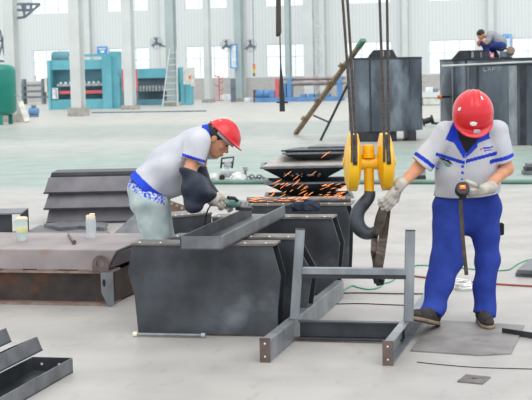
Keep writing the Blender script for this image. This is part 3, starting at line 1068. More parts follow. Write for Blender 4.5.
# hanging pendant line with coloured tags far back
Yp = cF.y - 2
t = thing('pendant_chain', 'thin grey pendant chain with orange control box hanging far back', 'chain', V(254, 66, Yp))
MB().tube([V(252.4, -40, Yp), V(253.8, 66, Yp)], .02, 5).done('chain', M['machine_dark'], t, world=True)
for j, (ya, yb, mt) in enumerate(((64, 69, 'orange'), (69, 73, 'label_yellow'), (73, 76.5, 'machine_dark'))):
    p, q = V(253.9, ya, Yp), V(254.1, yb, Yp)
    MB().tube([p, q], .07, 8).done('control_box', M[mt], t, world=True)

# pallet with white goods between the two drums
m, k = at_ground(432, 105)
t = thing('pallet_table', 'pale green low table between the two big drums', 'table', m)
MB().bx(-10.5 * k, 12 * k, -.5, .5, .36, .60).done('top', M['column'], t)
MB().bx(-10 * k, 11 * k, -.45, .45, .04, .34).done('lower_shelf', M['machine_white'], t)
for x in (-9.5 * k, 11 * k):
    for y in (-.4, .4):
        MB().bx(x - .05, x + .05, y - .05, y + .05, 0, .36).done('leg', M['machine_dark'], t)
t = thing('part_box', 'white boxes with dark parts lying on the pale green table', 'box', m @ Matrix.Translation((0, 0, .60)))
MB().bx(-6 * k, 1 * k, -.3, .3, 0, .22).done('box', M['sign_white'], t, bevel=.02)
MB().bx(1.5 * k, 6 * k, -.2, .3, 0, .16).done('dark_part', M['machine_dark'], t, bevel=.02)

# hanging lifting clamp
Yc = 14.0
t = thing('hanging_hook_chain', 'thin dark lifting line with long clamp hanging left of the hook block', 'lifting line', V(281, 60, Yc))
MB().tube([V(278.3, -30, Yc), V(278.5, 14, Yc), V(278.7, 33, Yc), V(276.8, 36.5, Yc)], [.022, .024, .026, .01], 8).done('sheath', M['rope'], t, world=True)
MB().tube([V(279.2, 0, Yc), V(280.0, 40, Yc), V(280.6, 64, Yc)], .006, 6).done('wire', M['rope'], t, world=True)
MB().tube([V(280.4, 61, Yc), V(281.2, 76, Yc), V(282.0, 95, Yc), V(282.3, 111.5, Yc)], [.004, .014, .024, .026], 8).done('clamp', M['black'], t, world=True)
MB().tube([V(276.5, 102.4, Yc), V(288, 102.4, Yc)], [.006, .009], 6).done('handle', M['black'], t, world=True)

# ================================================================== STEEL DRUMS
def drum(name, label, cx, row, Yset, r_px, top_py, zb, seams, m_rot=0):
    c = V(cx, row, Yset)
    k = Yset / F_PX
    zt = V(cx, top_py, Yset - r_px * k * .0).z
    r = r_px * k
    t = thing(name, label, 'drum', Matrix.Translation((c.x, Yset, 0)))
    MB().lathe([(r - .03, zb), (r, zb), (r, zt), (0.0, zt)], 64, caps=False).done('shell', M['drum'], t, smooth=True)
    MB().lathe([(r, zt - .05), (r + .012, zt - .05), (r + .012, zt - .001), (r, zt)], 64, caps=False).done('rim', M['steel_dark'], t, smooth=True)
    MB().lathe([(0, zb + .03), (r - .03, zb + .03)], 48, caps=False).done('base_disc', M['steel_dark'], t)
    for a, w, mt in seams:
        s = MB()
        m = Matrix.Rotation(R(a), 4, 'Z')
        s.bx(-w / 2, w / 2, -r - .012, -r + .01, zb + .01, zt - .052, m)
        s.done('seam_strip', M[mt], t)
    return t, Vector((c.x, Yset, zt)), r, k

t, dA, rA, kA = drum('steel_drum', 'tall dark rolled steel drum standing on beams behind the hook block', 385.8, 136, 37.6, 36.6, 57.5, .25,
                     ((-62, .05, 'steel_light'), (-28, .04, 'steel_dark'), (38, .04, 'drum')))
def saddle(c, w, d, h, label, m_r=0):
    t = thing('end_bracket', label, 'bracket', Matrix.Translation(c) @ Matrix.Rotation(R(m_r), 4, 'Z'))
    b = MB()
    b.prism([(-w / 2, -d / 2, 0), (w / 2, -d / 2, 0), (w * .36, -d / 2, h), (-w * .3, -d / 2, h)], (0, .02, 0))
    b.prism([(-w / 2, d / 2 - .02, 0), (w / 2, d / 2 - .02, 0), (w * .36, d / 2 - .02, h), (-w * .3, d / 2 - .02, h)], (0, .02, 0))
    b.bx(-w * .3, w * .36, -d / 2, d / 2, h - .02, h + .004)
    b.done('body', M['steel_dark'], t)
    MB().bx(-.03, .03, -d / 2 - .03, -d / 2, .02, h * .9).done('rib', M['steel_light'], t)
    MB().bx(w * .2, w * .25, -d / 2 - .03, -d / 2, .02, h * .8).done('rib', M['steel_mid'], t)
    return t
sc_ = V(382, 57, dA.y - .1)
saddle(Vector((V(381, 57, dA.y).x, dA.y - .35, dA.z)), 28 * kA, .4, 7.2 * kA, 'dark trapezoid bracket lying on top of the drum behind the hook')
for px, hw in ((-.48, .36), (.12, .09), (.6, .09)):
    tag(MB().bx(dA.x + px - hw, dA.x + px + hw, dA.y - .75, dA.y + .75, 0, .25).done('support_beam', M['steel_dark'], bevel=.01),
        ('wide dark beam under the left half of the drum behind the hook' if px < 0 else 'dark beam under the middle of the drum behind the hook' if px < .3 else 'dark beam under the right edge of the drum behind the hook'), 'beam', 'beams under the drum')

t, dC, rC, kC = drum('steel_drum', 'dark steel drum under the crouching worker, behind the largest drum', 497, 141, 39.0, 56, 58.3, 0.0,
                     ((-58, .05, 'steel_light'), (-40, .06, 'steel_dark'), (-20, .03, 'drum')))
t, dB, rB, kB = drum('steel_drum', 'largest dark steel drum with bright vertical seams at right edge of photo', 548, 146, 35.5, 82, 62.5, 0.0,
                     ((-80, .10, 'steel_light'), (-66, .08, 'steel_dark'), (-34, .20, 'steel_light'), (-27, .14, 'steel_dark'), (-12, .04, 'steel_dark'), (14, .05, 'steel_light')))
tag(MB().tube([V(441.5, 65.8, dB.y - rB - .12), V(466, 64.8, dB.y - rB - .12), V(536, 61.5, dB.y - rB - .12)], .02, 6).done('straight_edge', M['alu']),
    'long pale straight rod lying along the front rim of the largest drum', 'rod')
saddle(Vector((V(468, 58, dC.y).x, dC.y - .62, dC.z)), 37 * kC, .4, 8.0 * kC, 'dark trapezoid bracket on drum in front of the crouching worker')
# chalk mark on the drum: short white strokes under the rim
dBt = [o for o in bpy.data.objects if o.name.startswith('steel_drum') and abs(o.location.x - dB.x) < 1e-3][0]
ck = {}
for s in (((484, 67.5), (484, 71)), ((484, 71), (486.5, 71)), ((488, 71), (489.3, 67.5)), ((489.3, 67.5), (490.5, 71)), ((492.5, 67.5), (492.5, 71)), ((492.5, 67.7), (495, 67.7)), ((492.5, 69.2), (494.5, 69.2))):
    pts = []
    for q in s:
        d = ray(*q)
        # hit the drum's cylinder
        ox, oy = CAM_O.x - dB.x, CAM_O.y - dB.y
        A_ = d.x * d.x + d.y * d.y
        B_ = 2 * (ox * d.x + oy * d.y)
        C_ = ox * ox + oy * oy - (rB + .012) ** 2
        tt = (-B_ - math.sqrt(max(0, B_ * B_ - 4 * A_ * C_))) / (2 * A_)
        pts.append(CAM_O + d * tt)
    ck.setdefault(0 if s[0][0] < 487 else 1 if s[0][0] < 492 else 2, MB()).tube(pts, .007, 5)
for q_ in ck.values():
    q_.done('chalk_letter', M['strap_grey'], dBt, world=True)
p = V(441, 97, dC.y - .9)
t = thing('valve_cap', 'small orange red cap sticking out of the left side of the worker drum', 'cap', p)
MB().lathe([(0, -.02), (.04, -.02), (.05, .02), (.05, .06), (.035, .09), (0, .09)], 12, Matrix.Rotation(R(-90), 4, 'Y')).done('cap', M['orange'], t, smooth=True)
MB().tube([(0, 0, 0), (.25, .2, 0)], .03, 6).done('stub', M['steel_dark'], t)

# bits between the drums
g = G(425, 126)
t = thing('flange_fitting', 'black flanged pipe fitting on the floor between the two big drums', 'fitting', g)
MB().lathe([(0, -.08), (.14, -.08), (.14, -.04), (.09, -.03), (.09, .2), (.14, .21), (.14, .26), (0, .26)], 16, Matrix.Translation((0, 0, .14)) @ Matrix.Rotation(R(75), 4, 'Y')).done('body', M['black'], t, smooth=True)
MB().tube([(.2, .05, .09), (.5, .1, .05)], .04, 6).done('spout', M['steel_dark'], t)
g = G(422, 182.5)
t = thing('clamp_block', 'small dark grey clamp on the floor just beyond the green pipe', 'clamp', g + Vector((0, .4, 0)))
MB().bx(-.10, .10, -.06, .06, 0, .09).done('block', M['steel_dark'], t, bevel=.01)
MB().bx(-.06, .1, -.03, .03, .09, .12).done('jaw', M['tool_grey'], t)
MB().bx(.06, .1, -.03, .03, .12, .17).done('screw', M['tool_grey'], t)

# ================================================================== LEANING PLANK AND POLE
Yk = dA.y - rA * .35
base, top = G(296, 135.5), V(363.5, 40, dA.y - 1.0)
base = G(295.5, 135.5)
t = thing('leaning_plank', 'long brown plank with cleats and green end leaning on the drum', 'plank', base)
dirv = (top - base).normalized()
MB().tube([base + dirv * .02 + Vector((0, 0, .04)), base.lerp(top, .93)], .05, 4, flat=(.125, .07), flat_dir=(1, 0, .2)).done('board', M['wood'], t, world=True)
MB().tube([base.lerp(top, .93), top], .05, 4, flat=(.135, .08), flat_dir=(1, 0, .2)).done('painted_end', M['green_paint'], t, world=True)
for f in (.18, .38, .56, .74):
    p = base.lerp(top, f) + Vector((-.10, -.05, .05))
    MB().box((0, 0, 0), (.12, .16, .07), Matrix.Translation(p) @ Matrix.Rotation(-R(50), 4, 'Y')).done('cleat', M['wood'], t, world=True)
pb, pt = G(320.5, 140.5), V(349, 82, dA.y - 1.1)
t = thing('leaning_pole', 'thin dark steel pole with short brace leaning on the drum under the plank', 'pole', pb)
MB().tube([pb, pt], .032, 6).done('pole', M['steel_dark'], t, world=True)
MB().tube([V(313.5, 115.5, pb.y + .1), pb.lerp(pt, .32)], .025, 6).done('brace', M['steel_dark'], t, world=True)

# ================================================================== LONG GREEN PIPE AND CUTTING GEAR
p0, p1 = G(150, 184.3), G(560, 184.0)
d = (p1 - p0).normalized()
tag(MB().tube([p0 + Vector((0, 0, .036)), p1 + Vector((0, 0, .036))], .036, 12).done('long_pipe', M['pipe_green'], smooth=True),
    'long thin grey green pipe lying right across the shop floor', 'pipe')
Yt = p0.y + .25
def TM(px, row, dy=0.25):
    g = G(px, row)
    g.y += dy
    return Matrix.Translation((g.x, g.y, 0)), g.y / F_PX
m, k = TM(227, 181)
t = thing('cutting_tractor', 'black and white flame cutting carriage beside the bent worker, beyond the pipe', 'machine', m)
MB().bx(-8 * k, 8 * k, -.12, .12, .05, 8 * k).done('body', M['tool_grey'], t, bevel=.01)
MB().bx(-6 * k, 6.5 * k, -.1, .1, 8 * k, 12 * k).done('motor_cover', M['sign_white'], t, bevel=.015)
f = MB()
f.tube([(-6 * k, -.08, 12 * k), (-5 * k, -.08, 22 * k), (7 * k, -.08, 23 * k), (5 * k, -.08, 12 * k)], .018, 6)
f.tube([(-5 * k, -.08, 17 * k), (6.5 * k, -.08, 17.5 * k)], .016, 6)
f.done('handle', M['black'], t, smooth=True)
MB().bx(-3 * k, 4 * k, -.11, .05, 13 * k, 19 * k).done('control_panel', M['tool_grey'], t, bevel=.01)
for x in (-5 * k, 5 * k):
    MB().lathe([(0, -.03), (.05, -.03), (.05, .03), (0, .03)], 12, Matrix.Translation((x, -.13, .05)) @ Matrix.Rotation(R(90), 4, 'X')).done('wheel', M['black'], t)
m, k = TM(238, 182, .05)
def crumple(name, m, size, mat, label, cat, seed=1, kx=1.0):
    rx, ry, rz = size
    bm = bmesh.new()
    bmesh.ops.create_icosphere(bm, subdivisions=4, radius=1.0)
    rnd = random.Random(seed)
    ph = [rnd.uniform(0, 6) for _ in range(9)]
    for v in bm.verts:
        x, y, z = v.co
        n = .10 * math.sin(5 * x + ph[0] + 2 * math.sin(3 * y + ph[1])) + .08 * math.sin(7 * y + 4 * z + ph[2]) + .07 * math.sin(9 * (x - y) + ph[3]) + .05 * math.sin(13 * x + 11 * z + ph[4])
        s = 1 + n
        v.co = Vector((x * rx * s, y * ry * s, max(z, -.55) * rz * s))
    b = MB()
    b.bm.free()
    b.bm = bm
    zmin = min(v.co.z for v in bm.verts)
    bmesh.ops.transform(bm, matrix=m @ Matrix.Translation((0, 0, -zmin)), verts=bm.verts)
    return tag(b.done(name, mat, smooth='all'), label, cat)
crumple('plastic_bag', m, (7.5 * k, .10, 5.5 * k), M['sack'], 'crumpled clear plastic bag on the floor beside the flame cutting carriage', 'bag', 3)
m, k = TM(214, 181.5, .1)
crumple('plastic_bag', m, (5.0 * k, .10, 4.5 * k), M['sack'], 'small pale plastic bag partly behind the bent worker\'s arms', 'bag', 8)
m, k = TM(245.5, 182, .1)
t = thing('rail_clamp', 'upright grey steel clamp right of the clear plastic bag', 'clamp', m)
MB().bx(-4 * k, 4 * k, -.08, .08, 0, 2 * k).done('foot', M['steel_mid'], t)
MB().bx(-1.2 * k, 1.2 * k, -.04, .04, 2 * k, 13 * k).done('upright', M['steel_mid'], t)
MB().bx(-2.5 * k, 3 * k, -.05, .05, 11 * k, 15 * k).done('jaw', M['tool_grey'], t, bevel=.008)
m, k = TM(257, 181.5, .15)
t = thing('chain_hoist', 'small grey chain and shackles heaped beyond the green pipe', 'chain', m)
for i in range(7):
    a = R(40 * i)
    c = Vector(((-8 + 2.6 * i) * k, .04 * math.sin(a), (2.6 + 1.6 * math.sin(i * 1.9)) * k))
    rr = 2.3 * k
    MB().tube([c + Vector((rr * math.cos(u), .02 * math.sin(u + a), rr * .8 * math.sin(u))) for u in [2 * math.pi * j / 12 for j in range(13)]], .012, 6, False).done('link', M['steel_mid'], t, smooth=True)
MB().bx(-9 * k, 12 * k, -.06, .06, 0, 1.6 * k).done('base_bar', M['tool_grey'], t)

# ================================================================== STACK OF HOPPER TRAYS
def tray(px0, px1, py, Y, z, hgt, depth, label, ratio=.42, shift=0.0):
    """square hopper tray: wide rim, sloping plates, small bottom"""
    a, b = V(px0, py, Y), V(px1, py, Y)
    w = b.x - a.x
    m = frame(Vector((a.x, a.y, z - hgt)), Vector((b.x, b.y - .02 * w, z - hgt)))
    t = thing('hopper_tray', label, 'tray', m, 'stacked hopper trays')
    bw, bd = w * ratio, depth * ratio
    o = [(0, 0, hgt), (w, 0, hgt), (w, depth, hgt), (0, depth, hgt)]
    x0 = (w - bw) * .5 + shift
    i = [(x0, (depth - bd) / 2, .0), (x0 + bw, (depth - bd) / 2, .0), (x0 + bw, (depth + bd) / 2, .0), (x0, (depth + bd) / 2, .0)]
    MB().loft([o, i, [(p[0], p[1], p[2] + .012) for p in i], [(p[0] + (.02 if p[0] < w / 2 else -.02), p[1] + (.02 if p[1] < depth / 2 else -.02), p[2]) for p in o], o], False).done('sloped_sides', M['steel_dark'], t)
    MB().bx(x0, x0 + bw, (depth - bd) / 2, (depth + bd) / 2, .0, .014).done('bottom_plate', M['steel_dark'], t)
    rr = MB()
    rr.bx(-.025, w + .025, -.03, .02, hgt, hgt + .02).bx(-.025, w + .025, depth - .02, depth + .03, hgt, hgt + .02)
    rr.bx(-.025, .02, .02, depth - .02, hgt, hgt + .02).bx(w - .02, w + .025, .02, depth - .02, hgt, hgt + .02)
    rr.done('rim', M['steel_mid'], t)
    return t, m, w
Yp = 19.0
tE, mE, wE = tray(266, 352, 199.5, Yp, V(300, 199, Yp).z, V(300, 199, Yp).z, .9, 'lowest of the stacked dark hopper trays, just above the beams')
zE = V(300, 199, Yp).z + .02
zD = V(300, 184, Yp).z
tD, mD, wD = tray(266, 352, 184, Yp, zD, zD - zE, .9, 'second tray from the bottom in the stack, in the thick of the sparks')
zD += .02
zC = V(300, 168, Yp).z
tC, mC, wC = tray(262, 346, 168, Yp, zC, zC - zD, .9, 'second highest hopper tray, sprinkled with white spatter')
zC += .02
sp = MB()
for i in range(16):
    px = 282 + 46 * random.random()
    py = 173.6 + 3.2 * random.random()
    # lie on the sloped front plate
    d = ray(px, py)
    pa, pb2, pc = mC @ Vector((0, 0, zC - .02 - (zD))), mC @ Vector((wC, 0, zC - .02 - zD)), mC @ Vector((wC * .3, .9 * .29, 0))
    nrm = (pb2 - pa).cross(pc - pa).normalized()
    tt = (pa - CAM_O).dot(nrm) / d.dot(nrm)
    p = CAM_O + d * tt
    r1 = random.uniform(.010, .022)
    sp.lathe([(0, -.004), (r1, -.003), (r1, .003), (0, .005)], 8, Matrix.Translation(p) @ nrm.to_track_quat('Z', 'Y').to_matrix().to_4x4())
sp.done('spatter', M['strap_grey'], tC, world=True)
# pale sloping plate and the small tray standing on it
a = MB()
pts = [V(263, 167.0, Yp - .02), V(283, 153.2, Yp + 1.0), V(348, 152, Yp + 1.0), V(348, 164.6, Yp - .02)]
pts[0].z = pts[3].z = zC + .003
a.prism([(p.x, p.y, p.z) for p in pts], (0, 0, .012))
tag(a.done('sloping_plate', pm('pale_toplit_plate', (158, 154, 149), 0.6, 0.05, (182, 178, 172), 5.0)), 'pale grey plate sloping back across the rim of the upper hopper tray', 'plate')  # colour lightened for the light its upward face catches
zB0 = zC + .07
zB1 = V(310, 154, Yp + .2).z
tB, mB, wB = tray(284, 346, 154, Yp + .2, zB1, zB1 - zB0, .5, 'topmost small hopper tray standing on the pale sloping plate', .6)
zB1 += .022
a = MB()
pts = [G(281, 151.5, zB1), G(300, 148.2, zB1), G(347, 147.2, zB1), G(347, 150.4, zB1)]
a.prism([(p.x, p.y, p.z) for p in pts], (0, 0, .015))
tag(a.done('cover_plate', M['steel_dark']), 'dark pointed cover plate lying on the topmost hopper tray', 'plate')
zB1 += .018
a = MB()
pts = [G(308, 148.2, zB1), G(318, 145.8, zB1), G(347, 145.4, zB1), G(347, 147.6, zB1)]
a.prism([(p.x, p.y, p.z) for p in pts], (0, 0, .02))
tag(a.done('cover_strip', M['steel_mid']), 'narrow grey strip on the very top of the hopper stack', 'strip')

# ================================================================== LEFT: STACKED TROUGHS, OFFCUTS, BOX BEAMS
Ys = G(60, 224).y
ks = Ys / F_PX
def trough(px0, px1, py_t, py_b, Y, dep, label, sl=1.0, mat='plate_grey'):
    a, b = V(px0, py_b, Y), V(px1, py_b, Y)
    h = (py_b - py_t) * ks
    m = frame(a, b)
    L = (b - a).length
    o = .055 * sl
    A = [(0, 0, 0), (L, 0, 0), (L, dep, 0), (0, dep, 0)]
    B = [(o, .10 * sl, h), (L - o, .10 * sl, h), (L - o, dep - .10 * sl, h), (o, dep - .10 * sl, h)]
    t = thing('steel_trough', label, 'trough', m, 'upturned steel troughs in a stack')
    MB().loft([A, B], True).done('body', M[mat], t)
    MB().bx(0, L, -.006, .02, -.0, .02).done('edge_fold', M['steel_dark'], t)
    return t
trough(46, 149, 210.5, 224, Ys, .75, 'lowest upturned trough of the stack behind the bent worker', .6)
trough(43.5, 150, 194.5, 210, Ys - .06, .75, 'middle upturned trough of the stack behind the bent worker')
trough(43.5, 150, 178.5, 194, Ys - .02, .75, 'second from top upturned trough, dusty white marks on its face')
trough(50.5, 149, 172.8, 177.4, Ys + .18, .6, 'thin dark trough edge on top of the stack behind the bent worker', .2, 'steel_dark')

def flat_plate(name, pix, th, mat, label, z=0.0, cat='plate', group=None):
    pts = [G(x, y, z) for x, y in pix]
    b = MB().prism([(p.x, p.y, z) for p in pts], (0, 0, th))
    return tag(b.done(name, mat), label, cat, group)
flat_plate('steel_offcut', [(22, 236), (40, 227.5), (66, 226.5), (96, 227.5), (110, 235), (100, 244)], .03, M['plate_grey'], 'wide grey offcut sheet behind the upper box beam')
flat_plate('steel_offcut', [(44, 227.0), (64, 224.6), (68, 225.2), (85, 224.2), (108, 226), (104, 231), (80, 229), (60, 231)], .04, M['steel_mid'], 'notched grey offcut sheet in front of the trough stack', .031)
a = MB()
q = [V(113, 234, 16.6), V(138, 211, 16.9), V(145, 209, 17.0), V(150, 234, 16.6)]
a.prism([tuple(p) for p in q], (0, .02, 0))
t_ = tag(a.done('triangular_plate', M['steel_mid']), 'grey triangular plate tipped up behind the bent worker\'s legs', 'plate')
q = [V(166, 199, 13.2), V(187, 206.5, 13.2), V(187, 217, 13.2), V(166, 217, 13.2)]
a = MB()
a.prism([tuple(p) for p in q], (0, .02, 0))
t_ = thing('rusty_gusset', 'tan rusty plate with bolt holes standing under the bent worker\'s chest', 'plate', Vector((q[2].x, q[2].y, 0)))
a.done('gusset', M['steel_tan'], t_, world=True)
MB().bx(q[0].x, q[1].x, 13.19, 13.3, 0, q[2].z).done('stand', M['steel_dark'], t_, world=True)
for px, py in ((172, 203.5), (177, 205.5), (182, 208)):
    MB().lathe([(0, 0), (.012, 0), (.012, .012), (0, .012)], 8, Matrix.Translation(V(px, py, 13.195)) @ Matrix.Rotation(R(90), 4, 'X')).done('bolt', M['tool_grey'], t_, world=True)

# dark I beam at the left edge
p0, p1 = G(-40, 239.5), G(22.5, 238)
m = frame(p0, p1)
L = (p1 - p0).length
t = thing('dark_beam', 'dark steel beam end at the left edge behind the pale blue can', 'beam', m)
hb = 25.5 * p0.y / F_PX
MB().bx(0, L, .0, .6, hb - .015, hb).done('top_flange', M['steel_mid'], t)
MB().bx(0, L, .0, .6, 0, .015).done('bottom_flange', M['steel_dark'], t)
MB().bx(0, L - .12, .06, .075, .015, hb - .015).done('web', M['steel_dark'], t)
MB().bx(L - .016, L, .0, .6, .015, hb - .015).done('end_plate', M['steel_dark'], t)

# lower beam
p0, p1 = G(-60, 303.4), G(110.5, 306.4)
m = frame(p0, p1)
L = (p1 - p0).length
zt = V(110, 271.5, p1.y).z
D = 1.15
t = thing('wide_beam', 'long rust streaked steel beam on the floor carrying the box beam', 'beam', m)
MB().bx(0, L, 0, .26, zt - .018, zt).bx(0, L, D - .26, D, zt - .018, zt).done('top_flange', M['rust_edge'], t)
MB().bx(0, L, 0, .26, 0, .018).bx(0, L, D - .26, D, 0, .018).done('bottom_flange', M['rust_edge'], t)
MB().bx(0, L - .01, .12, .135, .018, zt - .018).done('web', M['steel_rusty'], t)
MB().bx(0, L - .01, D - .135, D - .12, .018, zt - .018).done('web', M['steel_rusty'], t)
MB().bx(L - .02, L - .006, .135, D - .135, .018, zt - .018).done('end_plate', M['steel_rusty'], t)
lug = MB()
kk = p1.y / F_PX
uv = [(-.055, zt), (.048, zt + .0), (.058, zt * .1), (.0, 0.0), (-.05, zt * .25)]
uv = [(-7 * kk, zt * .98), (6 * kk, zt * 1.0), (6.2 * kk, .02), (.5 * kk, 0.0), (-6.6 * kk, zt * .4)]
lug.plate_hole((uv, (1, 0, 0), (0, 0, 1), (L - .01, -.012, 0)), (-3.6 * kk, zt * .68), 2.0 * kk, (0, -.018, 0), ry=4.2 * kk)
lug.done('lifting_lug', M['steel_mid'], t)
# upper box
e0, e1 = V(-60, 268.6, p0.y + .02), V(106, 270.0, p1.y + .02)
m2 = frame(e0, e1, zt)
L2 = (e1 - e0).length
hz = 21.5 * kk
t = thing('box_beam', 'dusty pinkish grey box beam with flat top holding can and bottle', 'beam', m2)
A = [(0, .0, 0.006), (L2, 0, 0.006), (L2, D, 0.006), (0, D, 0.006)]
B = [(0, .012, hz), (L2 + .09, .012, hz), (L2 + .06, D + .05, hz), (0, D + .05, hz)]
MB().loft([A, B], True).done('body', M['plate_pink'], t, bevel=.006)
MB().prism([(L2 + .012, .04, .02), (L2 + .012, D - .04, .02), (L2 + .07, D - .0, hz - .03), (L2 + .088, .04, hz - .03)], (.006, 0, 0)).done('end_plate', M['plate_grey'], t)
s = MB()
for x in (.15, .55, .85, 1.2):
    s.bx(x, x + .18, -.004, .0, .002, .012)
s.done('weld_seam', M['rust_edge'], t)
kk2 = e1.y / F_PX
arch = [(-8.5 * kk2, 0), (8.5 * kk2, 0), (8.5 * kk2, 8 * kk2)] + [(8.5 * kk2 * math.cos(R(a)), 8 * kk2 + 8.5 * kk2 * math.sin(R(a))) for a in range(20, 161, 20)] + [(-8.5 * kk2, 8 * kk2)]
lx = (V(101.5, 270, e1.y) - e0).length
al = MB().plate_hole((arch, (1, 0, 0), (0, 0, 1), (lx, -.02, 0)), (0, 8.2 * kk2), 4.3 * kk2, (0, -.016, 0))
al.done('lifting_lug', M['end_brown'], t)

zt2 = zt + hz
# can, bottle and bolt standing on the box beam
c = G(22.5, 240.5, zt2)
k = c.y / F_PX
t = thing('drink_can', 'pale blue tumbler with yellow green band on the box beam', 'cup', Matrix.Translation(c))
MB().lathe([(0, 0), (5.0 * k, 0), (5.4 * k, .01), (5.6 * k, 12 * k), (5.7 * k, 20 * k), (5.2 * k, 22 * k)], 24, caps=True).done('body', M['can'], t, smooth=True)
MB().lathe([(5.72 * k, 8 * k), (5.78 * k, 8.2 * k), (5.85 * k, 15 * k), (5.78 * k, 15.2 * k)], 24, caps=False).done('label_band', M['can_yellow'], t, smooth=True)
MB().lathe([(5.9 * k, 20.5 * k), (6.0 * k, 22.6 * k), (5 * k, 23.8 * k), (0, 24 * k)], 24).done('lid', M['cream'], t, smooth=True)
MB().tube([(-5.4 * k, 0, 20 * k), (-8.4 * k, -.01, 20 * k), (-8.4 * k, -.01, 17 * k)], .008, 6).done('handle', M['can'], t, smooth=True)
c = G(91.3, 238, zt2)
k = c.y / F_PX
t = thing('water_bottle', 'clear plastic water bottle with cream cap near the right end of the box beam', 'bottle', Matrix.Translation(c))
MB().lathe([(0, 0), (4.9 * k, 0), (5.2 * k, .012), (5.0 * k, 6 * k), (5.2 * k, 12 * k), (5.1 * k, 18.6 * k), (4.6 * k, 20 * k), (3.9 * k, 20.6 * k)], 24).done('body', M['bottle'], t, smooth=True)
MB().lathe([(4.6 * k, 19.6 * k), (4.8 * k, 21.8 * k), (4.2 * k, 23.2 * k), (0, 23.4 * k)], 20).done('cap', M['cream'], t, smooth=True)
MB().bx(-1.5 * k, 4.5 * k, -.02, .02, 23.2 * k, 24.8 * k).done('flip_spout', M['cream'], t, bevel=.006)
c, c2 = G(68.5, 235.5, zt2), G(74, 244.4, zt2)
t = thing('hex_bolt', 'loose rusty bolt lying on the box beam between can and bottle', 'bolt', c)
MB().tube([c + Vector((0, 0, .012)), c2 + Vector((0, 0, .012))], .010, 8).done('shank', M['end_brown'], t, world=True)
dd = (c2 - c).normalized()
MB().tube([c2 + Vector((0, 0, .02)) - dd * .0, c2 + dd * .022 + Vector((0, 0, .02))], .02, 6).done('head', M['end_brown'], t, world=True)

# ================================================================== FRONT LEFT CHANNELS
def channel(name, m, L, w, h, label, group, end0=True, end1=True, mat='steel_mid', inner='steel', th=.008, holes=True):
    """open-topped tray channel along local y from 0 to L, width along x"""
    t = thing(name, label, 'channel', m, group)
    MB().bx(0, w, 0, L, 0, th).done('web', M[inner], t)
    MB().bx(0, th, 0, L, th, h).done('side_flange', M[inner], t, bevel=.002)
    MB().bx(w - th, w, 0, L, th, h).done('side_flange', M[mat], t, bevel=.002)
    if end1:
        e = MB().bx(th, w - th, L - th, L, th, h)
        ep = e.done('end_plate', M[inner], t)
        if holes:
            for x in (w * .25, w * .68):
                MB().lathe([(0, 0), (.008, 0), (.008, .003), (0, .003)], 10, Matrix.Translation((x, L - th, h * .55)) @ Matrix.Rotation(R(90), 4, 'X')).done('bolt_hole', M['white_mark'], ep)
    if end0:
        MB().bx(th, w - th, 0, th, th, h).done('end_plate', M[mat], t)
    return t
far, near = G(73.2, 372.5), G(24, 401)
yd = (far - near)
Lc = 1.6
yd.normalize()
xd = Vector((yd.y, -yd.x, 0))
wC, hC = .27, .093
def cm(pt, tilt=0.0, wC=.27):
    """right far bottom corner pt -> local frame"""
    o = Vector(pt) - yd * Lc - xd * wC
    m = Matrix((xd, yd, Vector((0, 0, 1)))).transposed().to_4x4()
    m.translation = o
    if tilt:
        piv = Vector((wC, Lc, 0))
        m = m @ Matrix.Translation(piv) @ Matrix.Rotation(R(tilt), 4, 'Y') @ Matrix.Translation(-piv)
    return m
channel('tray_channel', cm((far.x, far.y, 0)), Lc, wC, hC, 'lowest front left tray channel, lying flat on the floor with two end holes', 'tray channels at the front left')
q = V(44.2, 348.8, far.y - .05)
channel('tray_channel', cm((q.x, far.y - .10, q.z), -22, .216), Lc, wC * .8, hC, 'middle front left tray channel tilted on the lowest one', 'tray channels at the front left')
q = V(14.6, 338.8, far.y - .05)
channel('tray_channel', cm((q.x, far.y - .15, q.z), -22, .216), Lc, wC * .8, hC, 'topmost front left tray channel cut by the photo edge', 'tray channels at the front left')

# ================================================================== CENTRAL BRACKETS
def bracket(label, p0, p1, H, outline, fl=(0, 1), dep=.22, front=.015, bf=(.05, .9), bfront=-.02, mat='steel'):
    m = frame(p0, p1, 0)
    w = Vector((p1.x - p0.x, p1.y - p0.y)).length
    t = thing('steel_bracket', label, 'bracket', m, 'waisted steel plate brackets in a row')
    pl_ = [(u * w, 0, v * (H - .018) + (.012 if v == 0 else 0)) for u, v in outline]
    MB().prism(pl_, (0, .014, 0)).done('web', M[mat], t, bevel=.002)
    MB().prism([(x, dep - .03, z) for x, y, z in pl_], (0, .014, 0)).done('back_web', M['steel_dark'], t)
    MB().bx(fl[0] * w, fl[1] * w, -front, dep, H - .018, H).done('top_flange', M['steel_flange'], t, bevel=.002)
    MB().bx(bf[0] * w, bf[1] * w, -bfront, dep, 0, .012).done('bottom_flange', M['rust_edge'], t)
    s = MB()
    n = 7
    for i in range(n):
        x = (fl[0] + (fl[1] - fl[0]) * (.06 + .88 * i / (n - 1))) * w
        s.lathe([(0, 0), (.007, 0), (.005, .006), (0, .007)], 8, Matrix.Translation((x, .0, H)))
    s.done('weld_dots', M['white_mark'], t)
    return t, m, w
OUT = [(.03, 0), (.995, 0), (.995, .3), (1.02, .66), (.965, 1), (.005, 1), (-.03, .7), (.012, .43)]
H = .655
p0, p1 = G(134, 334.6), G(279, 337.2)
b1, mB1, wB1 = bracket('front steel bracket with broad dark web, carrying the tray channel', p0, p1, H, OUT, (0.0, .985), .2, .014, (.06, .95), -.02)
q0, q1 = G(170, 236.2, H), G(296, 237, H)
OUT2 = [(0, 0), (1.06, 0), (1.08, .25), (1.12, .62), (.985, 1), (.0, 1)]
b2, mB2, wB2 = bracket('second steel bracket, directly behind the front one beside the blue work jeans', q0, q1, H, OUT2, (0, 1), .22, .014, (.1, 1.05))
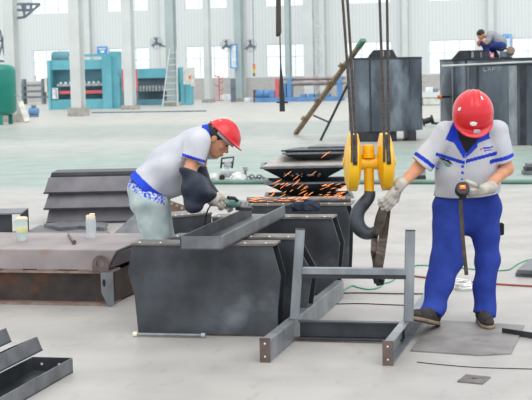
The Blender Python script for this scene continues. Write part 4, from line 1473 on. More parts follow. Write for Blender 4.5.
q0, q1 = G(212, 216.4, H), G(332, 216.8, H)
OUT3 = [(0, 0), (1.03, 0), (1.03, .25), (1.06, .68), (1.0, 1), (.0, 1)]
b3, mB3, wB3 = bracket('third steel bracket with a dark rag on top and pinkish bottom flange', q0, q1, H, OUT3, (0, 1), .22, .014, (.35, 1.03), .10)
q0, q1 = G(246, 204.2, H - .02), G(351, 203.6, H - .02)
OUT4 = [(0, 0), (.96, 0), (.97, .25), (.985, .82), (.95, 1), (.0, 1)]
b4, mB4, wB4 = bracket('rearmost steel bracket, under the pale round bar and the sparks', q0, q1, H - .02, OUT4, (0, 1.0), .35, .014, (.5, .97), .06)
q0, q1 = G(166, 216.2, H), G(211.5, 212.2, H)
p_, q_ = G(247, 203.2, H - .02), G(351, 202.4, H - .02)
tag(MB().tube([p_ + Vector((0, .04, .027)), q_ + Vector((0, .04, .027))], .026, 12).done('round_bar', M['steel_flange'], smooth=True), 'pale round bar lying along the rearmost steel bracket under the sparks', 'bar')
b5, mB5, wB5 = bracket('steel bracket seen end on beneath the navy sleeve of the bent worker', q0, q1, H, [(0, 0), (1, 0), (1, 1), (0, 1)], (0, 1), .3, .014, (0, 1))

# tray channel resting across the brackets
f0, f1, r1 = G(180, 250.0, H + .008), G(221.3, 250.3, H + .008), G(279.5, 216.7, H + .008)
xd2 = (f1 - f0).normalized()
yd2 = (r1 - f1)
L3 = yd2.length
yd2.normalize()
m = Matrix((xd2, yd2, Vector((0, 0, 1)))).transposed().to_4x4()
m.translation = f0
channel('tray_channel', m, L3, (f1 - f0).length, .092, 'open grey tray channel lying across the tops of the steel brackets', None, True, False, 'steel_mid', 'steel', .01, False)

# pipe section lying in front of the front bracket
a, b = G(135, 335.8), G(204.5, 337.0)
t = thing('steel_rod', 'short grey steel rod with collars at the foot of the front bracket', 'rod', a)
a = a + Vector((0, -.035, .018)); b = b + Vector((0, -.035, .018))
MB().tube([a, b], .011, 10).done('shaft', M['steel_light'], t, world=True, smooth=True)
d = (b - a).normalized()
MB().tube([a - d * .008, a + d * .02], .018, 10).done('collar', M['cream'], t, world=True, smooth=True)
MB().tube([b - d * .02, b + d * .008], .018, 10).done('collar', M['tool_grey'], t, world=True, smooth=True)

# rag hanging on the third bracket
c = G(305, 212, H)
k = c.y / F_PX
crumple('work_rag', Matrix.Translation((c.x, c.y + .05, H + .001)), (14.5 * k, .08, 7.0 * k), M['rag'], 'dark blue crumpled rag lying on the third steel bracket', 'rag', 5)
q = V(300, 222, c.y - .0)
tag(MB().bx(q.x - .02, q.x + .03, c.y - .05, c.y - .017, H - .1, H - .0).done('rag_corner', M['rag']), 'corner', 'rag') if False else None

# ================================================================== TRESTLE FRAME
l0, r0 = G(265.2, 362.6), G(388, 365.8)
lend = G(340, 298)
yv = (lend - l0)
LR = yv.length
yv.normalize()
xv = (r0 - l0).normalized()
hr = 25.0 * l0.y / F_PX
t = thing('trestle_frame', 'grey steel trestle frame with two rails, posts and crossbars on the floor', 'frame', Matrix.Translation(l0))
def rails(o, side):
    m = Matrix((Vector((yv.y, -yv.x, 0)), yv, Vector((0, 0, 1)))).transposed().to_4x4()
    m.translation = o
    h, w = hr * .93, .062
    b = MB()
    b.bx(-w / 2, w / 2, .008, LR, h - .009, h, m).bx(-w / 2, w / 2, .008, LR, 0, .009, m)
    if side > 0:
        b.bx(-w / 2 , -w / 2 + .008, .008, LR, .009, h - .009, m)
    else:
        b.bx(w / 2 - .008, w / 2, .008, LR, .009, h - .009, m)
    ra = b.done('rail', M['steel_light'], t, world=True, bevel=.0015)
    e = MB().bx(-w / 2 - .003, w / 2 + .003, -.002, .008, 0, hr, m).done('end_plate', M['end_brown'], ra, world=True)
    for z in (.25, .78):
        MB().lathe([(0, 0), (.006, 0), (.006, .003), (0, .003)], 8, m @ Matrix.Translation((0, -.002, hr * z)) @ Matrix.Rotation(R(90), 4, 'X')).done('bolt_hole', M['white_mark'], ra, world=True)
    return m
rails(l0, -1)
rails(r0, 1)
hr *= .93
lb, rb = G(294.5, 319.5, hr), G(408.5, 321.5, hr)
lt, rt = V(300.3, 229.5, lb.y + .02), V(410.3, 230.5, rb.y)
def post(p, q):
    x = Vector((1, 0, 0)); z = (q - p)
    LL = z.length
    z.normalize()
    x = (x - z * z.x).normalized()
    m = Matrix((x, z.cross(x), z)).transposed().to_4x4()
    m.translation = p
    po = MB().bx(-.032, .032, -.022, .022, 0, LL, m).done('post', M['steel_light'], t, world=True, bevel=.004)
    MB().bx(-.033, .033, -.023, .023, LL, LL + .004, m).done('cap', M['steel_dark'], po, world=True)
    return m
post(lb, lt)
post(rb, rt)
ca, cb = V(302.5, 272.5, lb.y + .01), V(406.5, 273.5, rb.y)
mc = frame(ca, cb)
mc.translation = ca
LB = (cb - ca).length
zt_ = (cb - ca).normalized()
xx = zt_
yy = Vector((0, 0, 1)).cross(xx).normalized()
mc = Matrix((xx, yy, xx.cross(yy))).transposed().to_4x4()
mc.translation = ca
hk = 10.5 * ca.y / F_PX / 2
MB().bx(.0, LB, -.03, .03, -hk * .25, hk, mc).done('crossbar', M['steel_light'], t, world=True, bevel=.003)
MB().bx(.0, LB, -.026, .03, -hk, -hk * .25, mc).done('crossbar_lower_lip', M['steel_dark'], t, world=True)
sa, sb = lb + Vector((.03, 0, -hr)), rb + Vector((-.03, 0, -hr))
ms = frame(sa, sb, 0)
LS = (sb - sa).length
MB().bx(0, LS, -.03, .035, hr - .014, hr - .006, ms).bx(0, LS, .027, .035, .03, hr - .014, ms).bx(0, LS, -.05, .035, .022, .03, ms).done('lower_crossbar', M['steel'], t, world=True)
# thin brace rod on floor
ba, bb = G(293, 341), G(386, 342.5)
MB().bx(0, (bb - ba).length, -.012, .012, .006, .03, frame(ba, bb, 0)).done('brace_bar', M['end_brown'], t, world=True)

# ================================================================== CRANE HOOK BLOCK
Yh = 10.45
kh = Yh / F_PX
ctr = V(368.5, 163, Yh)
t = thing('crane_hook_block', 'yellow twin sheave crane hook block with dark forged hook', 'hook', Matrix.Translation(ctr))
def HP(px, py, dy=0):
    return Vector(((px - 368.5) * kh, dy, (163 - py) * kh))
def cheek(px_c, wid, tilt, nm):
    m = Matrix.Translation(HP(px_c, 162)) @ Matrix.Rotation(R(90), 4, 'Y') @ Matrix.Rotation(0, 4, 'Z')
    m = Matrix.Translation(HP(px_c, 162)) @ Matrix.Rotation(R(tilt), 4, 'Y') @ Matrix.Rotation(R(90), 4, 'Y')
    rr = 29 * kh
    w = wid * kh / 2
    pr = [(0, -w * .95), (rr * .28, -w), (rr * .62, -w * .86), (rr * .90, -w * .62), (rr, -w * .52), (rr, w * .52), (rr * .90, w * .62), (rr * .62, w * .86), (rr * .28, w), (0, w * .95)]
    b = MB().lathe(pr, 40, m)
    o = b.done('sheave_guard', M['yellow'], t, smooth=True)
    # rope slot in the guard: dark strip following the front edge
    s = MB()
    pts = []
    for a in range(-2, 78, 8):
        rad = rr + .003
        z, y = math.sin(R(a)) * rad, -math.cos(R(a)) * rad
        pts.append((0, y, z))
    mt = Matrix.Translation(HP(px_c + .8, 162)) @ Matrix.Rotation(R(tilt), 4, 'Y')
    s.tube(pts, .02, 4, True, mt, flat=(4.2 * kh, .006), flat_dir=(1, 0, 0))
    s.done('rope_slot', M['black'], o)
    # hub bolt
    MB().lathe([(0, -w * 1.12), (.03, -w * 1.12), (.03, w * 1.12), (0, w * 1.12)], 12, m).done('axle_end', M['yellow'], o)
    return o
cheek(352.6, 17.5, 2.0, 'l')
cheek(385.8, 17.5, -1.5, 'r')
MB().lathe([(0, -9 * kh), (6.2 * kh, -9 * kh), (6.2 * kh, 9 * kh), (0, 9 * kh)], 20, Matrix.Translation(HP(369, 163.5)) @ Matrix.Rotation(R(90), 4, 'Y')).done('crosshead', M['yellow'], t, smooth=True, bevel=.004)
MB().lathe([(0, 0), (7.2 * kh, 0), (7.2 * kh, 3.4 * kh), (6.0 * kh, 3.6 * kh), (6.0 * kh, 11.5 * kh), (5.4 * kh, 12.6 * kh), (0, 12.6 * kh)], 20, Matrix.Translation(HP(368.5, 157.5))).done('hook_nut', M['yellow'], t, smooth=True)
MB().lathe([(0, 0), (5.0 * kh, 0), (5.0 * kh, 25 * kh), (0, 25 * kh)], 20, Matrix.Translation(HP(368.8, 193))).done('shank', M['yellow'], t, smooth=True)
pts = [(369.5, 191), (368.5, 197), (363.5, 203.5), (358.0, 210.5), (356.0, 219), (358, 227.5), (364, 233.0), (371, 233.5), (376.5, 229.5), (379.5, 222), (380.2, 215)]
rad = [5.6, 6.2, 6.8, 7.0, 7.4, 7.6, 7.0, 6.0, 4.8, 3.4, 1.6]
# smooth by Catmull-Rom
def cr_spline(P, n=5):
    out = []
    for i in range(len(P) - 1):
        p0, p1, p2, p3 = P[max(i - 1, 0)], P[i], P[i + 1], P[min(i + 2, len(P) - 1)]
        for j in range(n):
            u = j / n
            out.append(tuple(.5 * ((2 * b) + (-a + c) * u + (2 * a - 5 * b + 4 * c - d) * u * u + (-a + 3 * b - 3 * c + d) * u ** 3) for a, b, c, d in zip(p0, p1, p2, p3)))
    out.append(tuple(P[-1]))
    return out
cur = cr_spline([(x, y, r) for (x, y), r in zip(pts, rad)])
MB().tube([HP(x, y) for x, y, r in cur], [r * kh for x, y, r in cur], 16).done('hook', M['hook'], t, smooth=True)
# ropes up to the trolley
for i, (xa, xb, ya, lab) in enumerate(((342.6, 352.2, 134, 'left hook rope pair, left strand seen from the front'), (347.4, 356.0, 134, 'left hook rope pair, right strand running into the sheave guard'),
                                       (379.6, 384.2, 134, 'right hook rope pair, left strand running into the sheave guard'), (387.0, 388.8, 134, 'right hook rope pair, right strand nearest the crouching worker'))):
    top = V(xa + (xa - xb) * .18, -25, Yh - .02)
    bot = V(xb, ya + 28, Yh - 29.5 * kh - .004)
    mid = V(xb, ya + 6, Yh - 22 * kh)
    tag(MB().tube([top, V(xa + (xb - xa) * .5, 67, Yh - 16 * kh), mid, bot], .0095, 8).done('wire_rope', M['rope'], smooth=True), lab, 'rope', 'hoist ropes of the hook block')

# webbing sling from hook round the crossbar
Ysl = ca.y
t = thing('lifting_sling', 'oily brown webbing sling looped from the hook round the trestle crossbar', 'sling', V(378, 283, Ysl))
P1 = [V(376.5, 234, Yh - .06), V(380.5, 222, Yh - .085), V(384.5, 205, Yh - .06), V(386.0, 203, Yh - .03), V(386, 212, Yh - .02), V(383.5, 235, Yh), V(380.5, 255, Ysl - .05), V(378.5, 266, Ysl - .05), V(377.5, 279, Ysl - .045), V(378.5, 282.5, Ysl - .02), V(380, 281, Ysl + .03)]
MB().tube(P1, .02, 4, flat=(.062, .012), flat_dir=(1, .1, 0)).done('front_strap', M['sling'], t, world=True, smooth=True)
P2 = [V(382.5, 207, Yh + .02), V(378.5, 218, Yh + .01), V(374.5, 238, Yh - .0), V(374.0, 252, Ysl + .0), V(375.8, 262, Ysl + .05), V(376.5, 275, Ysl + .05)]
MB().tube(P2, .02, 4, flat=(.045, .012), flat_dir=(.9, .4, 0)).done('rear_strap', M['sling'], t, world=True, smooth=True)
MB().tube([V(374.8, 278, Ysl - .06), V(378, 284.5, Ysl - .05), V(382, 283.5, Ysl - .04), V(383, 279, Ysl - .05)], .014, 8).done('sling_knot', M['black'], t, world=True, smooth=True)

# ================================================================== FLOOR BITS, RIGHT
pts = [(410.5, 351.6), (479.5, 356.2), (511, 354.6), (524.5, 326.2), (446, 321.6), (431, 321.8)]
flat_plate('floor_plate', pts, .010, M['plate_floor'], 'wide worn steel plate under the standing worker\'s feet')
pp = [G(x, y) for x, y in ((457, 382.4), (482.5, 384.8), (490.6, 378), (466, 375.4))]
xa_ = (pp[1] - pp[0]).normalized()
ya_ = Vector((-xa_.y, xa_.x, 0))
uv = [((p - pp[0]).dot(xa_), (p - pp[0]).dot(ya_)) for p in pp]
hc = G(474.5, 379.6) - pp[0]
tag(MB().plate_hole((uv, xa_, ya_, pp[0]), (hc.dot(xa_), hc.dot(ya_)), 3.4 * pp[0].y / F_PX, (0, 0, .008)).done('base_plate', M['steel_flange']), 'small square brown plate with a round hole on the floor', 'plate')
a, b = G(502.5, 334), G(536, 339.2)
tag(MB().tube([a + Vector((0, 0, .022)), b + Vector((0, 0, .022))], .012, 4, flat=(.04, .012), flat_dir=(0, 0, 1)).done('flat_bar', M['steel_dark']), 'dark flat bar lying on the right corner of the floor plate', 'bar')
for i, (pix, th, lab) in enumerate((([(515.5, 276.5), (545, 278), (552, 268), (524, 267)], .035, 'lower grey plate of the pair at the right edge'), ([(517, 273.2), (545, 274.5), (556, 263.5), (529, 262.5)], .03, 'upper tilted grey plate of the pair at the right edge'))):
    flat_plate('stacked_plate', pix, th, M['steel_mid'], lab, .036 * i)
g = G(524, 174.5)
for i, (w, h, lab) in enumerate(((.42, .07, 'bottom dark bar of the small stack behind the standing worker'), (.34, .06, 'middle dark bar of the small stack behind the standing worker'), (.3, .06, 'top dark bar of the small stack behind the standing worker'))):
    z0 = (0, .07, .13)[i]
    tag(MB().bx(g.x - .02 + .03 * i, g.x + w, g.y - .15, g.y + .15, z0, z0 + h - .002).done('stacked_bar', M['steel_mid'] if i != 1 else M['steel_dark'], bevel=.005), lab, 'bar', 'dark bars stacked at the right edge')

def cable(name, pix, r, mat, label, cat='cable'):
    P = [G(x, y) for x, y in pix]
    P = [Vector(p) for p in cr_spline([(p.x, p.y, r) for p in P], 4)]
    return tag(MB().tube(P, r, 6).done(name, mat, smooth=True), label, cat)
cable('gas_hose', [(411, 276.5), (430, 279), (452, 281.5), (478, 283.5), (505, 285.5), (540, 287.5)], .008, M['hose_red'], 'red brown hose running behind the standing worker to the right edge')
cable('gas_hose', [(336, 300), (342, 292), (352, 286.5), (358, 288), (368, 290), (378, 288.5), (384, 284), (392, 281.5), (412, 267), (435, 266.5), (460, 268.5), (488, 271), (508, 270.5), (516, 265.5), (528, 260.5), (545, 259)], .006, M['hose_green'], 'thin green hose winding behind the trestle frame')
cable('thin_cable', [(338, 294), (360, 293.5), (390, 294.2), (425, 294.5)], .006, M['end_brown'], 'thin brown cable straight across behind the trestle posts')
cable('thin_cable', [(334, 304.5), (360, 304), (385, 305), (412, 306)], .004, M['black'], 'thin black cable across the floor inside the trestle frame')
cable('thin_wire', [(417, 362.5), (440, 365), (480, 368), (535, 369.5)], .003, M['steel_dark'], 'hair thin dark wire on the floor in front of the floor plate')
pts = []
for i in range(64):
    a = i * .5
    g = G(463 + 1.3 * math.sin(i * 1.3), 288.5)
    pts.append(Vector((g.x + (.075 + .02 * math.sin(i * .7)) * math.cos(a), g.y + (.15 + .04 * math.sin(i * .9)) * math.sin(a), .012 + .0016 * i % .05)))
tag(MB().tube(pts, .006, 6).done('cable_coil', M['cable_white'], smooth=True), 'coil of white cable on the floor behind the standing worker\'s legs', 'cable')
a, b = G(395.5, 327), G(401, 327.5)
tag(MB().tube([a + Vector((-.02, 0, .012)), b + Vector((.02, 0, .012))], .012, 8).done('brass_nozzle', M['steel_tan'], smooth=True), 'small brass nozzle on the floor inside the right trestle rail', 'nozzle')

# ================================================================== PEOPLE
def capped(prim, pt, n):
    pl_ = plane(pt, n)
    f = lambda P: np.maximum(prim(P), pl_(P))
    f.bounds = prim.bounds
    return f

def soft(prim, k):
    prim.k = k
    return prim

def sd(name, prims, h, mat, parent, k=.03, post=None, paint=None):
    me = sdf_mesh(name, prims, h, k, post=post)
    o = link_mesh(me, name, mat, parent, True, smooth='all')
    if paint is not None:
        # paint works in place coordinates
        c, n = face_data(me)
        w = np.array(world_matrix(parent).translation)
        set_mats(me, paint(c + w, n))
    return o

def axis_t(c, a, b):
    a, b = np.array(a), np.array(b)
    d = b - a
    L = np.linalg.norm(d)
    d = d / L
    q = c - a
    t = q @ d
    rad = np.linalg.norm(q - t[:, None] * d, axis=1)
    return t, rad, L

def helmet(parent, C, fwd, up, rx=.137, rf=.158, ru=.145, marks=None, name_mat='red', h=.006, co=-.032, bx_=.035):
    C, fwd, up = Vector(C), Vector(fwd).normalized(), Vector(up)
    up = (up - fwd * up.dot(fwd)).normalized()
    rt = fwd.cross(up)
    ax = (rt, fwd, up)
    at = lambda r, f, u: C + rt * r + fwd * f + up * u
    dome = ell(C, (rx, rf, ru), ax)
    inner = ell(C - up * .006, (rx - .011, rf - .011, ru - .011), ax)
    brim = ell(at(0, bx_, co + .002), ((rx + .004) * math.sqrt(max(.1, 1 - (co / ru) ** 2)), (rf + .028) * math.sqrt(max(.1, 1 - (co / ru) ** 2)), .013), ax)
    ridges = [ell(at(r, -.01, .010), (.014, rf * .86, ru * 1.0), ax) for r in (-.035, 0, .035)]
    def post(f, P):
        return f
    def shell(P):
        d = dome(P)
        for r in ridges:
            d = smin(d, r(P), .012)
        cut = plane(C + up * co, -up)(P)
        d = np.maximum(d, cut)
        d = smin(d, brim(P), .012)
        hollow = np.maximum(inner(P), -10)
        return np.maximum(d, -hollow)
    shell.bounds = (A3(C) - .24, A3(C) + .24)
    def paint(c, n):
        idx = np.zeros(len(c), int)
        if marks:
            px = proj(c)
            for poly in marks:
                m = in_poly(px, poly) & ((c - np.array(CAM_O)) * n).sum(1).__lt__(0)
                idx[m] = 1
        return idx
    o = sd('hard_hat', [shell], h, [M[name_mat], M['white_mark']], parent, paint=paint)
    b = MB()
    pts = []
    if co > 0:
        rx, rf = rx * .93, rf * .93
    for i in range(33):
        a = 2 * math.pi * i / 32
        pts.append(at((rx - .022) * math.cos(a), (rf - .028) * math.sin(a), co - .013))
    b.tube(pts, .01, 4, False, flat=(.024, .005), flat_dir=up)
    b.done('headband', M['strap_grey'], o, world=True, smooth=True)
    b = MB()
    b.tube([at(-rx * .6, -rf * .72, co), at(-rx * .3, -rf * .9, co - .030), at(rx * .3, -rf * .9, co - .030), at(rx * .6, -rf * .72, co)], .012, 8)
    b.done('rear_strap', M['strap_grey'], o, world=True, smooth=True)
    return o, at

def shoe(parent, heel, toe, up=(0, 0, 1), w=.045):
    heel, toe = Vector(heel), Vector(toe)
    d = (toe - heel).normalized()
    up = Vector(up)
    up = (up - d * up.dot(d)).normalized()
    rt = d.cross(up)
    L = (toe - heel).length
    ax = (rt, d, up)
    at = lambda f, u, r=0: heel + d * (f * L) + up * u + rt * r
    pr = [ell(at(.22, .05), (w * .86, L * .24, .058), ax), ell(at(.68, .038), (w * 1.05, L * .33, .045), ax), cone(at(.15, .06), at(.2, .10), .043, .045), cone(at(.3, .07), at(.6, .05), .042, .036)]
    pr = [soft(p, .03) for p in pr]
    cut = plane(at(0, .014), -up)
    o = sd('shoe', pr, .007, M['shoe'], parent, post=lambda f, P: np.maximum(f, cut(P)))
    sp = [ell(at(.2, .012), (w * .92, L * .24, .06), ax), ell(at(.68, .012), (w * 1.1, L * .345, .06), ax), cone(at(.15, .012), at(.8, .012), w * .75, w * .8)]
    c1, c2 = plane(at(0, .024), up), plane(at(0, .0), -up)
    sd('sole', sp, .006, M['sole'], o, post=lambda f, P: np.maximum(np.maximum(f, c1(P)), c2(P)))
    return o

# ------------------------------------------------------------------ standing worker by the hook
Yw = 10.7
P = lambda x, y, dy=0.0: V(x, y, Yw + dy)
foot = G(462, 323)
wr = thing('person', 'standing worker in red helmet and cobalt trousers holding hook sling and small tool', 'person', Vector((foot.x, foot.y, .0)))
# joints
SL, SR = P(446, 132, -.15), P(496, 131, -.15)
EL, ER = P(418, 168, -.16), P(507, 169, -.12)
WL, WR_ = P(397.5, 188.5, -.345), P(485, 189, -.36)
hatC = P(473, 112, -.26)
fw, up = Vector((-.03, -.70, -.71)), Vector((0, -.71, .70))
headC = hatC - up.normalized() * .055 + fw.normalized() * .01
hp, hP, hax = head_prims(headC, fw, up)
toeL, heelL = G(411.5, 319.5, .155), G(437.5, 325.5, .012)
heelR, toeR = G(480.5, 321.0, .012), G(490, 329.2, .012)
AL = heelL.lerp(toeL, .25) + Vector((0, 0, .09))
AR = heelR.lerp(toeR, .25) + Vector((0, 0, .09))
KL, KR = P(447, 260, -.12), P(488, 260, 0.0)
HL, HR = P(450, 208, .0), P(484, 208, .02)
neck = P(471, 131, -.16)
body = hp + [soft(cone(neck, headC - up.normalized() * .06 - fw.normalized() * .02, .062, .058), .02),
             cone(P(468, 198, 0), P(470, 160, -.09), .13, .14, ((0, 1, 0), .7)), cone(P(470, 160, -.09), neck, .13, .07, ((0, 1, 0), .8)),
             cone(SL, SR, .05, .05), cone(SL, EL, .052, .044), cone(EL, WL, .044, .031), cone(SR, ER, .052, .044), cone(ER, WR_, .045, .031),
             cone(HL, KL, .085, .06), cone(KL, AL, .058, .042), cone(HR, KR, .085, .06), cone(KR, AR, .058, .042), cone(HL, HR, .09, .09)]
sd('body', body, .0085, M['skin'], wr, k=.025)

hem_pt, hem_n = P(467, 193.5, 0), Vector((0.04, .12, -1))
torso_axis = (P(467, 196, 0), P(470, 143, -.14))
shirt = [cone(P(467, 196, 0.01), P(468, 168, -.06), .238, .228, ((0, 1, -.2), .60)),
         cone(P(468, 168, -.06), P(470, 142, -.13), .225, .175, ((0, 1, -.3), .62)),
         soft(cone(P(448, 132, -.15), P(494, 131, -.15), .076, .076), .05),
         soft(cone(P(462, 124, -.15), P(480, 124, -.15), .06, .06), .03)]
cuffL, cuffR = P(421.5, 164.5, -.155), P(504.5, 161.5, -.13)
slL = capped(cone(P(445, 133, -.15), cuffL + (cuffL - SL) * .2, .078, .088), cuffL, (cuffL - SL))
slR = capped(cone(P(497, 132, -.15), cuffR + (cuffR - SR) * .2, .078, .080), cuffR, (cuffR - SR))
armL, armR = cone(SL.lerp(EL, .3), EL, .055, .050), cone(SR.lerp(ER, .3), ER, .055, .050)
shirt += [soft(slL, .035), soft(slR, .035)]
hem = plane(hem_pt, hem_n)
def shirt_post(f, Pp):
    f = f + wrinkle(Pp, .0065, 27, 1.3)
    f = np.maximum(f, hem(Pp))
    f = np.maximum(f, -np.minimum(armL(Pp), armR(Pp)))
    neckhole = cone(neck + up.normalized() * .02, headC, .066, .09)
    return np.maximum(f, -neckhole(Pp))
def shirt_paint(c, n):
    idx = np.zeros(len(c), int)
    px = proj(c)
    front = ((c - np.array(CAM_O)) * n).sum(1) < 0
    for k_, polys in ((1, [[(455.5, 117), (453, 122), (445.4, 139.5), (453.8, 142.8), (463.5, 158.5), (466.5, 153), (459, 138), (457, 127)],
                           [(488, 117), (489, 128), (489.8, 138.5), (478, 143), (477.4, 147.2), (464.5, 159.2), (466.6, 153), (475, 142.5), (484, 130), (484, 120)],
                           [(436, 152.2), (465, 161.4), (465, 164.9), (436, 155.8)], [(466, 159.6), (497, 151.3), (497, 154.9), (466, 163.2)],
                           [(461.6, 165.6), (464, 165.6), (464, 168), (461.6, 168)], [(461.2, 171.6), (463.6, 171.6), (463.6, 174), (461.2, 174)], [(461, 178), (463.2, 178), (463.2, 180.2), (461, 180.2)],
                           [(483, 147.6), (492.5, 146.2), (492.5, 147.8), (483, 149.2)], [(484, 150.3), (492.5, 149), (492.5, 150), (484, 151.3)]]),
                      (2, [[(457, 120), (458.2, 137.6), (466.4, 153.6), (475, 143), (485, 130), (485, 118)], [(439, 157.2), (449, 160.2), (453.5, 165.2), (446, 161.5), (440, 159)]]),
                      (3, [[(480, 148.6), (482.3, 148.2), (482.3, 150.2), (480, 150.6)]]),
                      (4, [[(442.5, 160.8), (450.5, 164), (451.2, 167), (446.5, 167.2)]])):
        for poly in polys:
            idx[in_poly(px, poly) & front] = k_
    for a, b in ((SL, cuffL), (SR, cuffR)):
        t, rad, L = axis_t(c, a, b)
        idx[(t > L - .05) & (t < L - .022) & (rad < .125)] = 1
    return idx
sd('work_shirt', shirt, .0062, [M['shirt'], M['blue'], M['tee'], M['orange'], M['tool_green']], wr, k=.05, post=shirt_post, paint=shirt_paint)

hemL, hemR = AL + Vector((.0, 0.01, -.02)), AR + Vector((.0, 0.0, -.03))
tr = [cone(HL, HR, .125, .12, ((0, 1, 0), .9)), cone(P(467, 190, .02), P(467, 205, .02), .21, .22, ((0, 1, 0), .62)),
      soft(cone(P(450, 212, 0), KL, .117, .112), .03), soft(capped(cone(KL, hemL, .112, .080), hemL, hemL - KL), .04),
      soft(cone(P(484.5, 212, .02), KR, .117, .084), .03), soft(capped(cone(KR, hemR, .084, .082), hemR, hemR - KR), .03)]
top = plane(P(467, 188, .02), (0, 0, 1))
def tr_post(f, Pp):
    z = Pp[..., 2]
    amp = .0075 + .006 * np.clip((.45 - z) / .35, 0, 1)
    f = f + wrinkle(Pp, 1.0, 24, .4) * amp
    hollow = np.minimum(cone(hemL - Vector((0, 0, .06)), hemL + Vector((0, 0, .0)), .05, .05)(Pp), cone(hemR - Vector((0, 0, .06)), hemR + Vector((0, 0, .0)), .05, .05)(Pp))
    return np.maximum(np.maximum(f, top(Pp)), -hollow)
sd('trousers', tr, .0072, M['trousers'], wr, k=.035, post=tr_post)
MB().box((0, 0, 0), (.05, .04, .09), Matrix.Translation(P(500.5, 229, .03) - Vector((0, 0, 0)))).done('belt_pouch', M['tee'], wr, world=True, bevel=.01)
ho, hat = helmet(wr, hatC, fw, up, .142, .160, .150,
                 [[(469.5, 124), (471, 121.8), (475, 121.6), (477, 123.2), (476.4, 125.4), (472, 126)], [(458, 108), (461, 107), (460.5, 110), (458, 111)], [(480.5, 96), (482, 96.5), (483.5, 100), (482, 99.6)]])
MB().box((0, 0, 0), (.045, .02, .026), Matrix((hax[0], hax[1], hax[2])).transposed().to_4x4() if False else Matrix.Translation(P(477, 131.5, -.46))).done('helmet_clip', M['tool_grey'], ho, world=True, bevel=.005)
shoe(wr, heelL, toeL, (.2, .35, 1))
shoe(wr, heelR, toeR)
dL = Vector((-.55, -.10, -.80))
nL = Vector((-.42, .86, .2))
handL = hand(WL, dL, nL, dL.cross(nL), (14, 34, 34), 1.2)
handL += [soft(cone(WL - dL.normalized() * .045, WL + dL.normalized() * .03, .043, .036), .015)]
sd('glove', handL, .0045, M['glove'], wr, k=.006)
dR = Vector((-.93, -.18, -.22))
nR = Vector((-.1, .55, .83))
handR = hand(WR_, dR, nR, nR.cross(dR), (25, 40, 40), 1.2)
handR += [soft(cone(WR_ - dR.normalized() * .045, WR_ + dR.normalized() * .03, .045, .038), .015)]
sd('glove', handR, .0045, M['glove'], wr, k=.006)

# tool in his hand, hanging strap
gt = P(462, 190, -.40)
t = thing('marking_tool', 'black palm tool with orange and yellow label in the standing worker\'s glove', 'tool', gt)
k = gt.y / F_PX
tm = Matrix.Rotation(R(-25), 4, 'X')
MB().lathe([(0, -.03), (6.4 * k, -.03), (7.2 * k, -.015), (7.2 * k, .03), (6.4 * k, .04), (0, .042)], 20, Matrix.Rotation(R(65), 4, 'X')).done('head', M['black'], t, smooth=True)
MB().bx(-3.2 * k, 3.2 * k, -.045, -.040, -1.2 * k, 3.0 * k, tm).done('label_plate', M['label_orange'], t)
MB().bx(-1.6 * k, 1.8 * k, -.048, -.045, .6 * k, 2.2 * k, tm).done('label_mark', M['label_yellow'], t)
MB().lathe([(0, 0), (4 * k, 0), (3.4 * k, .1), (0, .1)], 14, Matrix.Translation((.01, .04, -.05)) @ Matrix.Rotation(R(-70), 4, 'X')).done('grip', M['black'], t, smooth=True)
st = [P(460.5, 200, -.42), P(461.5, 220, -.40), P(463.5, 245, -.39), P(466.5, 275, -.38)]
tag(MB().tube([Vector(p) for p in cr_spline([tuple(q) for q in st], 4)], .01, 4, flat=(.026, .010), flat_dir=(1, 0, 0)).done('hanging_strap', M['sling']), 'dark strap hanging from the standing worker\'s left glove', 'strap')

# ------------------------------------------------------------------ bending worker with the grinder
Yb = 11.1
P = lambda x, y, dy=0.0: V(x, y, Yb + dy)
wb = thing('person', 'bent over worker in pale jeans and navy sleeve guards using a grinder', 'person', Vector((P(160, 318).x, Yb, 0)))
fw2, up2 = Vector((.80, -.10, -.59)), Vector((.59, 0, .80))
upn, fwn = up2.normalized(), fw2.normalized()
headC = P(216.5, 139.5, 0)
hp, hP, hax = head_prims(headC, fw2, up2)
Sn, Sf = P(199, 142, -.19), P(203, 140, .17)
En, Ef = P(189, 172, -.27), P(199, 178, .16)
Wn, Wf = P(211, 198, -.17), P(218, 201, .06)
Hn, Hf = P(148, 200, -.09), P(150, 199, .09)
Kn, Kf = P(157, 252, -.10), P(164, 252, .12)
An = Vector((P(158, 300).x, Yb - .10, .09)); Af = Vector((P(166, 300).x, Yb + .14, .09))
neck2 = P(204, 139, 0)
body = hp + [soft(cone(neck2, headC - upn * .04 - fwn * .03, .060, .056), .02),
             cone(P(148, 192), P(175, 160), .13, .14), cone(P(175, 160), neck2, .14, .07), cone(Sn, Sf, .055, .055),
             cone(Sn, En, .052, .046), cone(En, Wn, .045, .031), cone(Sf, Ef, .052, .044), cone(Ef, Wf, .044, .031),
             cone(Hn, Kn, .085, .06), cone(Kn, An, .058, .042), cone(Hf, Kf, .085, .06), cone(Kf, Af, .058, .042), cone(Hn, Hf, .09, .09)]
bo = sd('body', body, .0075, M['skin'], wb, k=.025)
